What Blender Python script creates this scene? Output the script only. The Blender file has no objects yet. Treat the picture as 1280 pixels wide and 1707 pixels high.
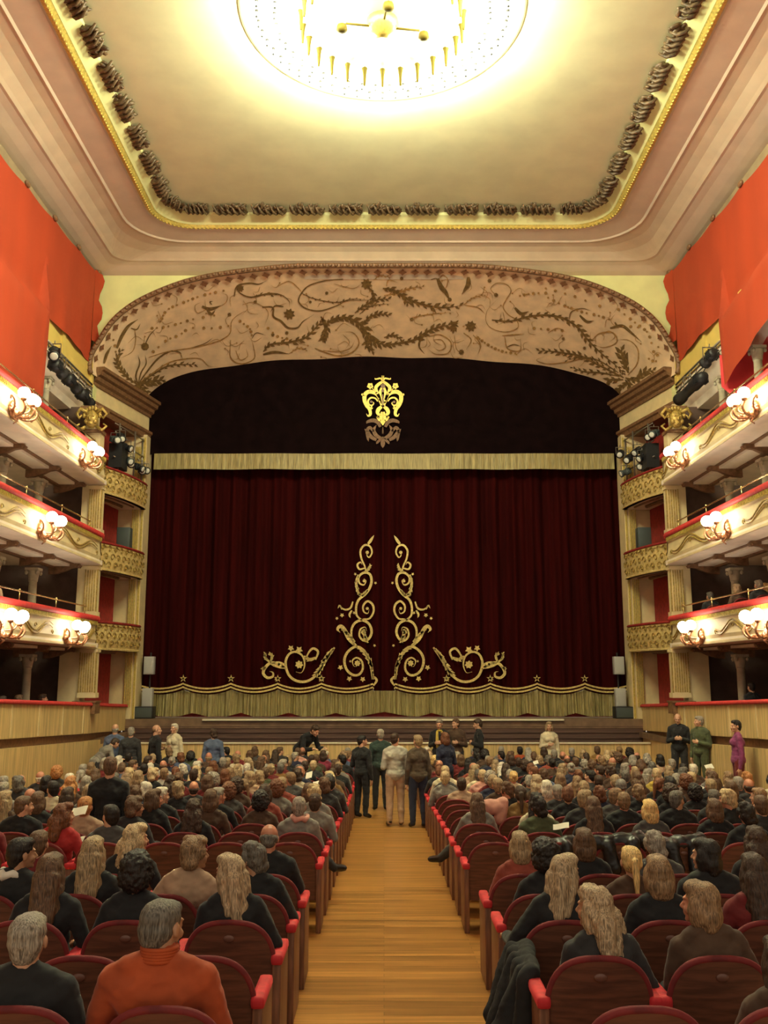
import bpy, bmesh, math, random
from math import sin, cos, pi, radians, atan2, sqrt
from mathutils import Vector, Matrix, Euler, noise
from mathutils.bvhtree import BVHTree

random.seed(7)
C = bpy.context.scene.collection
SC = bpy.context.scene

# ------------------------------------------------------------------ camera
F_PX = 1550.0
PITCH = radians(9.95)
cam_d = bpy.data.cameras.new('camera')
cam = bpy.data.objects.new('camera', cam_d)
C.objects.link(cam)
cam_d.sensor_fit = 'VERTICAL'
cam_d.sensor_height = 24.0
cam_d.lens = 24.0 * F_PX / 1707.0
cam_d.clip_end = 200
cam_d.clip_start = 0.05
cam.location = (0, 0, 0)
cam.rotation_euler = (pi / 2 + PITCH, 0, 0)
SC.camera = cam

# ------------------------------------------------------------------ view, world
SC.view_settings.view_transform = 'Standard'
SC.view_settings.look = 'None'
SC.view_settings.gamma = 1
SC.view_settings.use_curve_mapping = False
SC.view_settings.exposure = 2.07
world = bpy.data.worlds.new('world')
SC.world = world
world.use_nodes = True
world.node_tree.nodes['Background'].inputs[0].default_value = (1.0, 0.84, 0.62, 1)
world.node_tree.nodes['Background'].inputs[1].default_value = 0.18

BULB_E = 50.0        # chandelier bulbs
GLOBE_E = 7.0       # sconce globes
CHAND_W = 54.0       # watts of each of the chandelier's lamps


def point_light(name, loc, watts, radius=0.05, color=(0.98, 1.0, 0.70)):
    l = bpy.data.lights.new(name, 'POINT')
    l.energy = watts
    l.color = color
    l.shadow_soft_size = radius
    o = bpy.data.objects.new(name, l)
    o.location = loc
    C.objects.link(o)
    return o


# ------------------------------------------------------------------ pixel ray helper (traced drawings on real surfaces)
def ray(px, py):
    u = (px - 640) / F_PX
    v = (853.5 - py) / F_PX
    d = Vector((u, cos(PITCH) - v * sin(PITCH), sin(PITCH) + v * cos(PITCH)))
    return d.normalized()


def on_y(px, py, y):
    r = ray(px, py)
    return r * (y / r.y)


def floor_z(y):
    if y < 18:
        return -2.02 - 0.048 * y
    return -2.884 - 0.02 * (y - 18)


# ------------------------------------------------------------------ materials
MATS = {}


def mat(name, col, rough=0.6, metal=0.0, var=0.0, scale=8.0, bump=0.0, emit=None, es=0.0, stretch=None, col2=None,
        sheen=0.0, spec=None, detail=4.0):
    if name in MATS:
        return MATS[name]
    m = bpy.data.materials.new(name)
    MATS[name] = m
    m.use_nodes = True
    nt = m.node_tree
    b = nt.nodes['Principled BSDF']
    b.inputs['Base Color'].default_value = (*col, 1)
    b.inputs['Roughness'].default_value = rough
    b.inputs['Metallic'].default_value = metal
    if spec is not None:
        b.inputs['Specular IOR Level'].default_value = spec
    if sheen:
        b.inputs['Sheen Weight'].default_value = sheen
        b.inputs['Sheen Roughness'].default_value = 0.5
        b.inputs['Sheen Tint'].default_value = (*[min(1, c * 2 + 0.1) for c in col], 1)
    if emit:
        b.inputs['Emission Color'].default_value = (*emit, 1)
        b.inputs['Emission Strength'].default_value = es
    if var or bump or col2:
        tc = nt.nodes.new('ShaderNodeTexCoord')
        mp = nt.nodes.new('ShaderNodeMapping')
        nt.links.new(tc.outputs['Object'], mp.inputs[0])
        if stretch:
            mp.inputs['Scale'].default_value = stretch
        nz = nt.nodes.new('ShaderNodeTexNoise')
        nz.inputs['Scale'].default_value = scale
        nz.inputs['Detail'].default_value = detail
        nt.links.new(mp.outputs[0], nz.inputs['Vector'])
        if var or col2:
            cr = nt.nodes.new('ShaderNodeValToRGB')
            c2 = col2 or tuple(min(1, c * (1 + var)) for c in col)
            c1 = col if col2 else tuple(c * (1 - var) for c in col)
            cr.color_ramp.elements[0].color = (*c1, 1)
            cr.color_ramp.elements[1].color = (*c2, 1)
            cr.color_ramp.elements[0].position = 0.35
            cr.color_ramp.elements[1].position = 0.65
            nt.links.new(nz.outputs[0], cr.inputs[0])
            nt.links.new(cr.outputs[0], b.inputs['Base Color'])
        if bump:
            bp = nt.nodes.new('ShaderNodeBump')
            bp.inputs['Strength'].default_value = bump
            bp.inputs['Distance'].default_value = 0.02
            nt.links.new(nz.outputs[0], bp.inputs['Height'])
            nt.links.new(bp.outputs[0], b.inputs['Normal'])
    return m


def wood_floor_mat(name, c1, c2, bw=1.6, bh=0.07, rough=0.32):
    m = mat(name, c1, rough)
    nt = m.node_tree
    b = nt.nodes['Principled BSDF']
    tc = nt.nodes.new('ShaderNodeTexCoord')
    br = nt.nodes.new('ShaderNodeTexBrick')
    br.inputs['Color1'].default_value = (*c1, 1)
    br.inputs['Color2'].default_value = (*c2, 1)
    br.inputs['Mortar'].default_value = (*[c * 0.45 for c in c1], 1)
    br.inputs['Scale'].default_value = 1.0
    br.inputs['Mortar Size'].default_value = 0.002
    br.inputs['Brick Width'].default_value = bw
    br.inputs['Row Height'].default_value = bh
    nt.links.new(tc.outputs['Object'], br.inputs['Vector'])
    mp = nt.nodes.new('ShaderNodeMapping')
    mp.inputs['Scale'].default_value = (0.5, 9, 1)
    nt.links.new(tc.outputs['Object'], mp.inputs[0])
    nz = nt.nodes.new('ShaderNodeTexNoise')
    nz.inputs['Scale'].default_value = 2.5
    nz.inputs['Detail'].default_value = 6
    nt.links.new(mp.outputs[0], nz.inputs['Vector'])
    mx = nt.nodes.new('ShaderNodeMix')
    mx.data_type = 'RGBA'
    mx.blend_type = 'MULTIPLY'
    mx.inputs[0].default_value = 0.75
    cr = nt.nodes.new('ShaderNodeValToRGB')
    cr.color_ramp.elements[0].color = (0.5, 0.45, 0.4, 1)
    cr.color_ramp.elements[1].color = (1.25, 1.2, 1.1, 1)
    cr.color_ramp.elements[0].position = 0.3
    cr.color_ramp.elements[1].position = 0.7
    nt.links.new(nz.outputs[0], cr.inputs[0])
    nt.links.new(br.outputs[0], mx.inputs[6])
    nt.links.new(cr.outputs[0], mx.inputs[7])
    nt.links.new(mx.outputs[2], b.inputs['Base Color'])
    return m


M_floor = wood_floor_mat('parquet', (0.33, 0.15, 0.037), (0.56, 0.27, 0.072), 1.6, 0.085)
M_velvet = mat('red_velvet', (0.155, 0.012, 0.013), 0.75, sheen=0.5, var=0.25, scale=14, bump=0.1)
M_backwood = mat('seat_back_wood', (0.125, 0.045, 0.024), 0.5, var=0.3, scale=6, stretch=(1, 1, 8))
M_postwood = mat('seat_post_wood', (0.22, 0.095, 0.05), 0.45, var=0.3, scale=7, stretch=(6, 6, 0.6))
M_plate = mat('seat_number_plate', (0.16, 0.07, 0.05), 0.4)
M_cream = mat('cream_plaster', (0.70, 0.56, 0.30), 0.6, var=0.08, scale=3, bump=0.05)
M_cream2 = mat('carved_tan_plaster', (0.62, 0.46, 0.18), 0.55, var=0.18, scale=12, bump=0.2)
M_gold = mat('dull_gilding', (0.44, 0.30, 0.075), 0.42, metal=0.35, var=0.3, scale=20)
M_goldb = mat('bright_gilding', (0.62, 0.47, 0.11), 0.35, metal=0.35, var=0.2, scale=20)
M_bronze = mat('sconce_gilt_bronze', (0.50, 0.25, 0.13), 0.35, metal=0.6, var=0.3, scale=30)
M_railred = mat('rail_velvet', (0.50, 0.025, 0.02), 0.7, sheen=0.3, var=0.15, scale=10)
M_soffit = mat('soffit_plaster', (0.84, 0.72, 0.58), 0.7, var=0.06, scale=3)
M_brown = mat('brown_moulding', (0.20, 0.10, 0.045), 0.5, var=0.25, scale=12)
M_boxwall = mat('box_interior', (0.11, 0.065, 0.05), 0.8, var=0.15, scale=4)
M_colgrey = mat('grey_column', (0.42, 0.37, 0.26), 0.6, var=0.12, scale=8)
M_redwall = mat('red_damask', (0.30, 0.02, 0.016), 0.7, var=0.2, scale=9)
M_drape = mat('orange_cloth', (0.40, 0.042, 0.007), 0.8, var=0.08, scale=1.2, stretch=(1, 1, 0.3))
M_drape_in = mat('pink_cloth_lining', (0.80, 0.07, 0.08), 0.8, var=0.08, scale=2)
M_pinkpl = mat('pink_cove_plaster', (0.62, 0.50, 0.37), 0.7, var=0.05, scale=2)
M_greypl = mat('grey_cove_plaster', (0.60, 0.48, 0.33), 0.75, var=0.06, scale=2)
M_strip = mat('cornice_grey_strip', (0.30, 0.22, 0.12), 0.8, var=0.1, scale=3)
M_ceil = mat('ceiling_canvas', (0.70, 0.70, 0.44), 0.7, var=0.05, scale=1.5, bump=0.03)
M_yellow = mat('pale_yellow_paint', (0.70, 0.70, 0.32), 0.6, var=0.05, scale=2)
M_ochre = mat('ochre_panel_paint', (0.68, 0.50, 0.13), 0.6, var=0.05, scale=2)
M_arch = mat('arch_painted_ground', (0.80, 0.58, 0.36), 0.65, var=0.10, scale=2.5, bump=0.04)
M_archink = mat('arch_brown_paint', (0.20, 0.115, 0.035), 0.6, var=0.3, scale=10)
M_archlight = mat('arch_ochre_paint', (0.42, 0.23, 0.07), 0.6, var=0.3, scale=10)
M_archred = mat('arch_russet_paint', (0.20, 0.085, 0.035), 0.6)
M_oak = mat('garland_bronze', (0.12, 0.075, 0.035), 0.5, metal=0.1, var=0.5, scale=18)
M_curtain = mat('stage_curtain_velvet', (0.027, 0.0017, 0.0015), 0.9, sheen=0.0, spec=0.06, var=0.3, scale=2.0, stretch=(3, 3, 0.15))
M_valance = mat('valance_velvet', (0.006, 0.0022, 0.0024), 0.9, spec=0.05, var=0.3, scale=3)
M_hem = mat('gold_hem_cloth', (0.29, 0.235, 0.09), 0.55, var=0.35, scale=5, stretch=(7, 7, 0.4), metal=0.1)
M_embro = mat('gold_embroidery', (0.62, 0.47, 0.16), 0.45, metal=0.25, var=0.25, scale=30, bump=0.3)
M_embrodull = mat('worn_embroidery', (0.20, 0.11, 0.055), 0.7, var=0.3, scale=30)
M_fleece = mat('emblem_gold', (0.75, 0.55, 0.09), 0.45, metal=0.2, var=0.2, scale=40)
M_dark = mat('matt_black_metal', (0.015, 0.015, 0.016), 0.5)
M_darkgrey = mat('dark_grey_case', (0.06, 0.075, 0.07), 0.5)
M_grey = mat('light_grey_case', (0.42, 0.41, 0.38), 0.6)
M_steel = mat('worn_steel', (0.35, 0.33, 0.28), 0.35, metal=0.8)
M_rod = mat('rod_brass', (0.10, 0.075, 0.012), 0.6, spec=0.1)
M_lens = mat('lamp_lens', (0.75, 0.75, 0.65), 0.15)
M_brass = mat('polished_brass', (0.80, 0.58, 0.26), 0.25, metal=0.9)
M_ltwood = mat('light_wood_panel', (0.64, 0.46, 0.20), 0.45, var=0.22, scale=3, stretch=(5, 5, 0.35))
M_stagefront = mat('stage_front_wood', (0.105, 0.055, 0.04), 0.6, var=0.25, scale=3, stretch=(0.3, 1, 6))
M_stagefloor = mat('stage_boards', (0.20, 0.12, 0.07), 0.5, var=0.2, scale=4)
M_lip = mat('stage_edge_strip', (0.75, 0.68, 0.50), 0.5)
M_paper = mat('paper_sheet', (0.80, 0.76, 0.62), 0.7)
M_bulb = mat('chandelier_bulb', (1, 0.95, 0.8), 0.3, emit=(1.0, 0.95, 0.68), es=BULB_E)
M_globe = mat('opal_globe', (1, 0.97, 0.95), 0.3, emit=(1.0, 0.88, 0.70), es=GLOBE_E)
M_socket = mat('lamp_socket', (0.02, 0.02, 0.022), 0.6, spec=0.1)
M_eye = mat('eye', (0.03, 0.02, 0.015), 0.2)
M_lips = mat('lips', (0.42, 0.12, 0.09), 0.5)


# ------------------------------------------------------------------ mesh collector
class MB:
    def __init__(s):
        s.v = []; s.f = []; s.m = []; s.sm = []

    def add(s, vs, fs, mi=0, smooth=False):
        o = len(s.v)
        s.v += [tuple(p) for p in vs]
        for f in fs:
            s.f.append([i + o for i in f]); s.m.append(mi); s.sm.append(smooth)
        return s

    def box(s, x0, x1, y0, y1, z0, z1, mi=0, bev=0.0):
        if x0 > x1: x0, x1 = x1, x0
        if y0 > y1: y0, y1 = y1, y0
        if z0 > z1: z0, z1 = z1, z0
        if bev <= 0:
            vs = [(x, y, z) for z in (z0, z1) for y in (y0, y1) for x in (x0, x1)]
            fs = [(0, 2, 3, 1), (4, 5, 7, 6), (0, 1, 5, 4), (2, 6, 7, 3), (0, 4, 6, 2), (1, 3, 7, 5)]
            return s.add(vs, fs, mi)
        bm = bmesh.new()
        bmesh.ops.create_cube(bm, size=1)
        for v in bm.verts:
            v.co = Vector(((x0 + x1) / 2 + v.co.x * (x1 - x0), (y0 + y1) / 2 + v.co.y * (y1 - y0), (z0 + z1) / 2 + v.co.z * (z1 - z0)))
        bmesh.ops.bevel(bm, geom=list(bm.edges), offset=bev, segments=2, profile=0.6, affect='EDGES')
        s.add([v.co for v in bm.verts], [[v.index for v in f.verts] for f in bm.faces], mi, True) if bm.verts.index_update() is None else 0
        bm.free()
        return s

    def tube(s, pts, r, seg=6, mi=0, caps=True):
        pts = [Vector(p) for p in pts]
        n = len(pts)
        rs = r if isinstance(r, (list, tuple)) else [r] * n
        vs = []; fs = []
        up = None
        for i, p in enumerate(pts):
            t = (pts[min(i + 1, n - 1)] - pts[max(i - 1, 0)])
            t = t.normalized() if t.length > 1e-9 else Vector((0, 0, 1))
            if up is None:
                up = Vector((0, 0, 1)) if abs(t.z) < 0.9 else Vector((1, 0, 0))
            a = t.cross(up)
            a = a.normalized() if a.length > 1e-6 else t.orthogonal().normalized()
            b = a.cross(t).normalized()
            up = b
            for k in range(seg):
                an = 2 * pi * k / seg
                vs.append(p + (a * cos(an) + b * sin(an)) * rs[i])
        for i in range(n - 1):
            for k in range(seg):
                k2 = (k + 1) % seg
                fs.append((i * seg + k, i * seg + k2, (i + 1) * seg + k2, (i + 1) * seg + k))
        if caps:
            fs.append(tuple(range(seg - 1, -1, -1)))
            fs.append(tuple((n - 1) * seg + k for k in range(seg)))
        return s.add(vs, fs, mi, True)

    def ell(s, c, r, seg=12, rings=8, mi=0, rot=None):
        c = Vector(c)
        if not isinstance(r, (list, tuple)): r = (r, r, r)
        vs = [Vector((0, 0, -r[2]))]
        for i in range(1, rings):
            a = -pi / 2 + pi * i / rings
            for k in range(seg):
                b = 2 * pi * k / seg
                vs.append(Vector((r[0] * cos(a) * cos(b), r[1] * cos(a) * sin(b), r[2] * sin(a))))
        vs.append(Vector((0, 0, r[2])))
        if rot is not None:
            vs = [rot @ v for v in vs]
        vs = [v + c for v in vs]
        fs = []
        for k in range(seg):
            fs.append((0, 1 + (k + 1) % seg, 1 + k))
            for i in range(rings - 2):
                a = 1 + i * seg
                fs.append((a + k, a + (k + 1) % seg, a + seg + (k + 1) % seg, a + seg + k))
            fs.append((len(vs) - 1, 1 + (rings - 2) * seg + k, 1 + (rings - 2) * seg + (k + 1) % seg))
        return s.add(vs, fs, mi, True)

    def cap(s, p0, p1, r0, r1, seg=10, flat=None):
        """tapered capsule with round ends; flat=(axis vector, factor) squashes the section"""
        p0 = Vector(p0); p1 = Vector(p1)
        t = (p1 - p0)
        L = t.length
        t = t / L if L > 1e-9 else Vector((0, 0, 1))
        a = t.orthogonal().normalized(); b = t.cross(a)
        st = []
        for k in range(4):
            an = pi / 2 * (1 - k / 4.0)
            st.append((-sin(an) * r0, cos(an) * r0 + 1e-4))
        st += [(0, r0), (L * 0.5, (r0 + r1) / 2), (L, r1)]
        for k in range(1, 5):
            an = pi / 2 * (k / 4.0)
            st.append((L + sin(an) * r1, cos(an) * r1 + 1e-4))
        vs = []
        for h, rr in st:
            for k in range(seg):
                an = 2 * pi * k / seg
                o = (a * cos(an) + b * sin(an)) * rr
                if flat:
                    ax, fct = flat
                    o = o + ax * (o.dot(ax) * (fct - 1))
                vs.append(p0 + t * h + o)
        fs = []
        n = len(st)
        for i in range(n - 1):
            for k in range(seg):
                k2 = (k + 1) % seg
                fs.append((i * seg + k, i * seg + k2, (i + 1) * seg + k2, (i + 1) * seg + k))
        fs.append(tuple(range(seg - 1, -1, -1)))
        fs.append(tuple((n - 1) * seg + k for k in range(seg)))
        return s.add(vs, fs, 0, True)

    def lathe(s, prof, c=(0, 0, 0), seg=20, mi=0, axis='z'):
        vs = []; fs = []
        n = len(prof)
        for r, h in prof:
            for k in range(seg):
                an = 2 * pi * k / seg
                if axis == 'z':
                    vs.append((c[0] + r * cos(an), c[1] + r * sin(an), c[2] + h))
                elif axis == 'y':
                    vs.append((c[0] + r * cos(an), c[1] + h, c[2] + r * sin(an)))
                else:
                    vs.append((c[0] + h, c[1] + r * cos(an), c[2] + r * sin(an)))
        for i in range(n - 1):
            for k in range(seg):
                k2 = (k + 1) % seg
                fs.append((i * seg + k, i * seg + k2, (i + 1) * seg + k2, (i + 1) * seg + k))
        fs.append(tuple(range(seg - 1, -1, -1)))
        fs.append(tuple((n - 1) * seg + k for k in range(seg)))
        return s.add(vs, fs, mi, True)

    def sweep(s, rows, mi=0, closed=False, smooth=False, mis=None):
        """rows: list of equally long point lists; quads between neighbouring rows"""
        n = len(rows[0])
        o = len(s.v)
        for r in rows: s.v += [tuple(p) for p in r]
        for i in range(len(rows) - 1):
            for k in range(n if closed else n - 1):
                k2 = (k + 1) % n
                s.f.append([o + i * n + k, o + i * n + k2, o + (i + 1) * n + k2, o + (i + 1) * n + k])
                s.m.append(mis[i] if mis else mi); s.sm.append(smooth)
        return s

    def xf(s, M):
        s.v = [tuple(M @ Vector(p)) for p in s.v]
        return s

    def mesh(s, name, mats):
        me = bpy.data.meshes.new(name)
        me.from_pydata(s.v, [], s.f)
        for m in (mats if isinstance(mats, (list, tuple)) else [mats]):
            me.materials.append(m)
        me.polygons.foreach_set('material_index', s.m)
        me.polygons.foreach_set('use_smooth', s.sm)
        me.update()
        return me

    def build(s, name, mats, parent=None, fix=True):
        me = s.mesh(name, mats)
        if fix:
            bm = bmesh.new(); bm.from_mesh(me)
            bmesh.ops.recalc_face_normals(bm, faces=list(bm.faces))
            bm.to_mesh(me); bm.free()
        o = bpy.data.objects.new(name, me)
        C.objects.link(o)
        if parent is not None: o.parent = parent
        return o


def tag(o, label=None, cat=None, group=None, kind=None):
    if label: o['label'] = label
    if cat: o['category'] = cat
    if group: o['group'] = group
    if kind: o['kind'] = kind
    return o


def struct(o, label=None):
    o['kind'] = 'structure'
    if label: o['label'] = label
    return o


def empty(name, loc=(0, 0, 0), rz=0.0):
    o = bpy.data.objects.new(name, None)
    o.empty_display_size = 0.1
    o.location = loc
    o.rotation_euler = (0, 0, rz)
    C.objects.link(o)
    return o


def catmull(pts, n=6):
    pts = [Vector(p) for p in pts]
    if len(pts) < 3:
        return [pts[0].lerp(pts[1], i / n) for i in range(n + 1)]
    P = [pts[0] * 2 - pts[1]] + pts + [pts[-1] * 2 - pts[-2]]
    out = []
    for i in range(1, len(P) - 2):
        for k in range(n):
            t = k / n
            a, b, c, d = P[i - 1], P[i], P[i + 1], P[i + 2]
            out.append(0.5 * ((2 * b) + (c - a) * t + (2 * a - 5 * b + 4 * c - d) * t * t + (3 * b - a - 3 * c + d) * t ** 3))
    out.append(pts[-1])
    return out


def ribbon2d(pts, w, taper=True, n=6, start=0.35):
    """list of 2D centre points -> list of quads (2D corner pairs)"""
    c = catmull([Vector((p[0], p[1])) for p in pts], n)
    L = len(c)
    out = []
    for i, p in enumerate(c):
        t = c[min(i + 1, L - 1)] - c[max(i - 1, 0)]
        if t.length < 1e-9: t = Vector((1, 0))
        t.normalize()
        nn = Vector((-t.y, t.x))
        u = i / (L - 1)
        ww = w * (start + (1 - start) * sin(pi * min(1, u * 1.0 + 0.1))) if taper else w
        if taper and u > 0.85: ww *= max(0.25, (1 - u) / 0.15)
        out.append((p - nn * ww / 2, p + nn * ww / 2, p, t, nn, ww))
    return out


class Draw2D:
    """flat ornament drawn in a 2D frame, mapped on a surface by fn(x, y) -> Vector"""
    def __init__(s, fn, mb, mi=0, thick=0.0):
        s.fn = fn; s.mb = mb; s.mi = mi

    def stroke(s, pts, w, taper=True, mi=None, leafy=False, n=6, start=0.35, leaf=2.2):
        mi = s.mi if mi is None else mi
        q = ribbon2d(pts, w, taper, n, start)
        A = [s.fn(*a[0]) for a in q]; B = [s.fn(*a[1]) for a in q]
        if any(p is None for p in A + B): 
            keep = [i for i in range(len(q)) if A[i] is not None and B[i] is not None]
            if len(keep) < 2: return
            A = [A[i] for i in keep]; B = [B[i] for i in keep]; q = [q[i] for i in keep]
        s.mb.sweep([A, B], mi)
        if leafy:
            k = 0
            for i in range(1, len(q) - 1):
                k += 1
                sd = 1 if k % 2 else -1
                p, t, nn, ww = q[i][2], q[i][3], q[i][4], w
                l = ww * leaf * (0.7 + 0.5 * random.random())
                l *= (0.55 + 0.45 * sin(pi * i / len(q)))
                a = p - t * ww * 0.5
                b = p + t * ww * 0.5
                m1 = p + nn * sd * l * 0.62 + t * l * 0.10
                m2 = p + nn * sd * l * 0.38 + t * l * 0.72
                tip = p + nn * sd * l * 0.85 + t * l * 1.0
                P = [s.fn(*x) for x in (a, b, m2, tip, m1)]
                if all(x is not None for x in P):
                    s.mb.add(P, [(0, 1, 2), (0, 2, 4), (4, 2, 3)], mi)

    def blob(s, x, y, r, mi=None, n=8, star=0.0, ry=None):
        mi = s.mi if mi is None else mi
        P = []
        for k in range(n * (2 if star else 1)):
            a = 2 * pi * k / (n * (2 if star else 1)) + 0.3
            rr = r * (1 - star if star and k % 2 else 1)
            P.append(s.fn(x + rr * cos(a), y + (ry or r) / r * rr * sin(a)))
        c = s.fn(x, y)
        if c is None or any(p is None for p in P): return
        s.mb.add([c] + P, [(0, 1 + k, 1 + (k + 1) % len(P)) for k in range(len(P))], mi)

# =================================================================== STRUCTURE
# floor: raked stalls floor
b = MB()
ys = [-4, 0, 4, 8, 12, 16, 18, 20, 22, 24, 26, 27.4]
b.sweep([[(x, y, floor_z(y)) for x in (-7.3, 7.3)] for y in ys])
b.sweep([[(x, y, floor_z(y) - 0.3) for x in (-7.3, 7.3)] for y in ys])
struct(b.build('floor', M_floor))

# ceiling canvas, recess, gilt frame and coves, swept round a rectangle with rounded corners
CY0, CY1, CHX = 7.4, 22.75, 5.85


def rrect(off, r, z):
    hx = CHX + off * (2.15 / 1.75)
    y0 = CY0 - off; y1 = CY1 + off
    r = max(r, 0.01)
    P = []
    for (cx, cy, a0) in ((hx - r, y1 - r, 0), (-hx + r, y1 - r, 90), (-hx + r, y0 + r, 180), (hx - r, y0 + r, 270)):
        for k in range(9):
            a = radians(a0 + 90 * k / 8)
            P.append((cx + r * cos(a), cy + r * sin(a), z))
    return P


b = MB()
P = rrect(-0.26, 0.75, 11.86)
b.add(P, [list(range(len(P)))])
struct(b.build('ceiling', M_ceil), 'flat cream ceiling canvas inside the gilt frame')
b = MB()
b.sweep([rrect(-0.26, 0.75, 11.86), rrect(-0.24, 0.76, 11.80), rrect(-0.02, 0.95, 11.64)], closed=True)
struct(b.build('trim_1', M_yellow), 'pale yellow bevel inside the gilt ceiling frame')
b = MB()
prof = [(-0.03, 11.65), (0.02, 11.62), (0.03, 11.59), (0.06, 11.575), (0.09, 11.58), (0.13, 11.61)]
b.sweep([rrect(o, 0.95 + o, z) for o, z in prof], closed=True, smooth=True)
path = rrect(0.06, 0.99, 11.573)
acc = 0.0
for i in range(len(path)):
    p = Vector(path[i]); q = Vector(path[(i + 1) % len(path)])
    L = (q - p).length
    t = -acc
    while t < L:
        if t >= 0:
            c = p.lerp(q, t / L)
            if c.y > 12:
                d = (q - p).normalized()
                b.ell(c, (0.04, 0.026, 0.02), 6, 4, 0, Matrix.Rotation(atan2(d.y, d.x) + 0.5, 3, 'Z'))
        t += 0.11
    acc = (acc + L) % 0.11
struct(b.build('trim_2', M_goldb), 'beaded gilt moulding framing the ceiling')
b = MB()
rows = [(0.13, 1.05, 11.62), (0.16, 1.1, 11.585), (0.20, 1.12, 11.575), (0.62, 1.35, 11.51), (0.66, 1.4, 11.475)]
b.sweep([rrect(o, r, z) for o, r, z in rows], closed=True)
struct(b.build('trim_3', M_pinkpl), 'pinkish flat band around the gilt ceiling frame')
b = MB()
rows = [(0.66, 1.4, 11.475), (0.70, 1.35, 11.48), (0.85, 1.2, 11.45), (1.02, 0.9, 11.38), (1.18, 0.6, 11.27), (1.24, 0.5, 11.22)]
b.sweep([rrect(o, r, z) for o, r, z in rows], closed=True, smooth=False)
struct(b.build('trim_4', M_greypl), 'hollow greyish cove moulding below the ceiling band')
b = MB()
rows = [(1.24, 0.5, 11.22), (1.29, 0.45, 11.215), (1.42, 0.3, 11.17), (1.60, 0.15, 11.08), (1.72, 0.02, 11.03), (1.9, 0.02, 10.97)]
b.sweep([rrect(o, r, z) for o, r, z in rows], closed=True)
struct(b.build('trim_5', M_pinkpl), 'outer cornice roll where the ceiling meets the walls')

# proscenium wall with elliptical opening, drawn from the two arch curves
OUT = [(152, 622), (150, 610), (153, 592), (162, 575), (189, 535), (228, 504), (287, 477), (345, 461), (423, 449.5), (501, 443), (580, 441), (640, 440.5)]
INN = [(243, 700), (242, 690), (243, 676), (251.5, 660), (275, 643), (306, 631), (353, 620), (423, 611), (502, 605), (570, 602.5), (610, 601.5), (640, 601)]
Y_OUT, Y_IN = 24.1, 28.0
o3 = [on_y(x, y, Y_OUT) for x, y in OUT]
i3 = [on_y(x, y, Y_IN) for x, y in INN]
o3 = catmull(o3, 5); i3 = catmull(i3, 5)
o3 = o3 + [Vector((-p.x, p.y, p.z)) for p in reversed(o3[:-1])]
i3 = i3 + [Vector((-p.x, p.y, p.z)) for p in reversed(i3[:-1])]
for k in range(len(o3)):
    o3[k].z = min(o3[k].z, 11.13)
b = MB()
wx = lambda p: max(-8.25, min(8.25, p.x * 1.03))
b.sweep([[p + Vector((0, 0.01, 0)) for p in o3], [p + Vector((0, 0.4, 0)) for p in o3], [Vector((wx(p), 24.5, 11.6)) for p in o3]])
b.box(-9.2, -7.95, 24.5, 24.8, 7, 11.6)
b.box(7.95, 9.2, 24.5, 24.8, 7, 11.6)
struct(b.build('wall_front', M_yellow), 'pale yellow wall around the stage arch')

# painted splayed band of the arch
NA = len(o3)
NR = 10
rows = []
for j in range(NR + 1):
    t = j / NR
    bow = sin(pi * t) * 0.22
    rows.append([o3[k].lerp(i3[k], t) + Vector((0, 0, bow * 0.5)) for k in range(NA)])
am = MB()
am.sweep(rows, 0, smooth=True)
bvh = BVHTree.FromPolygons([Vector(v) for v in am.v], [tuple(f) for f in am.f])


def arch_pt(px, py):
    r = ray(px, py)
    hit = bvh.ray_cast(Vector((0, 0, 0)), r)
    if hit[0] is None: return None
    return hit[0] - r * 0.02


class ZoomFn:
    def __init__(s, ox, oy, sc, fn): s.o = (ox, oy); s.sc = sc; s.fn = fn
    def __call__(s, x, y): return s.fn(s.o[0] + x / s.sc, s.o[1] + y / s.sc)


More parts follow.
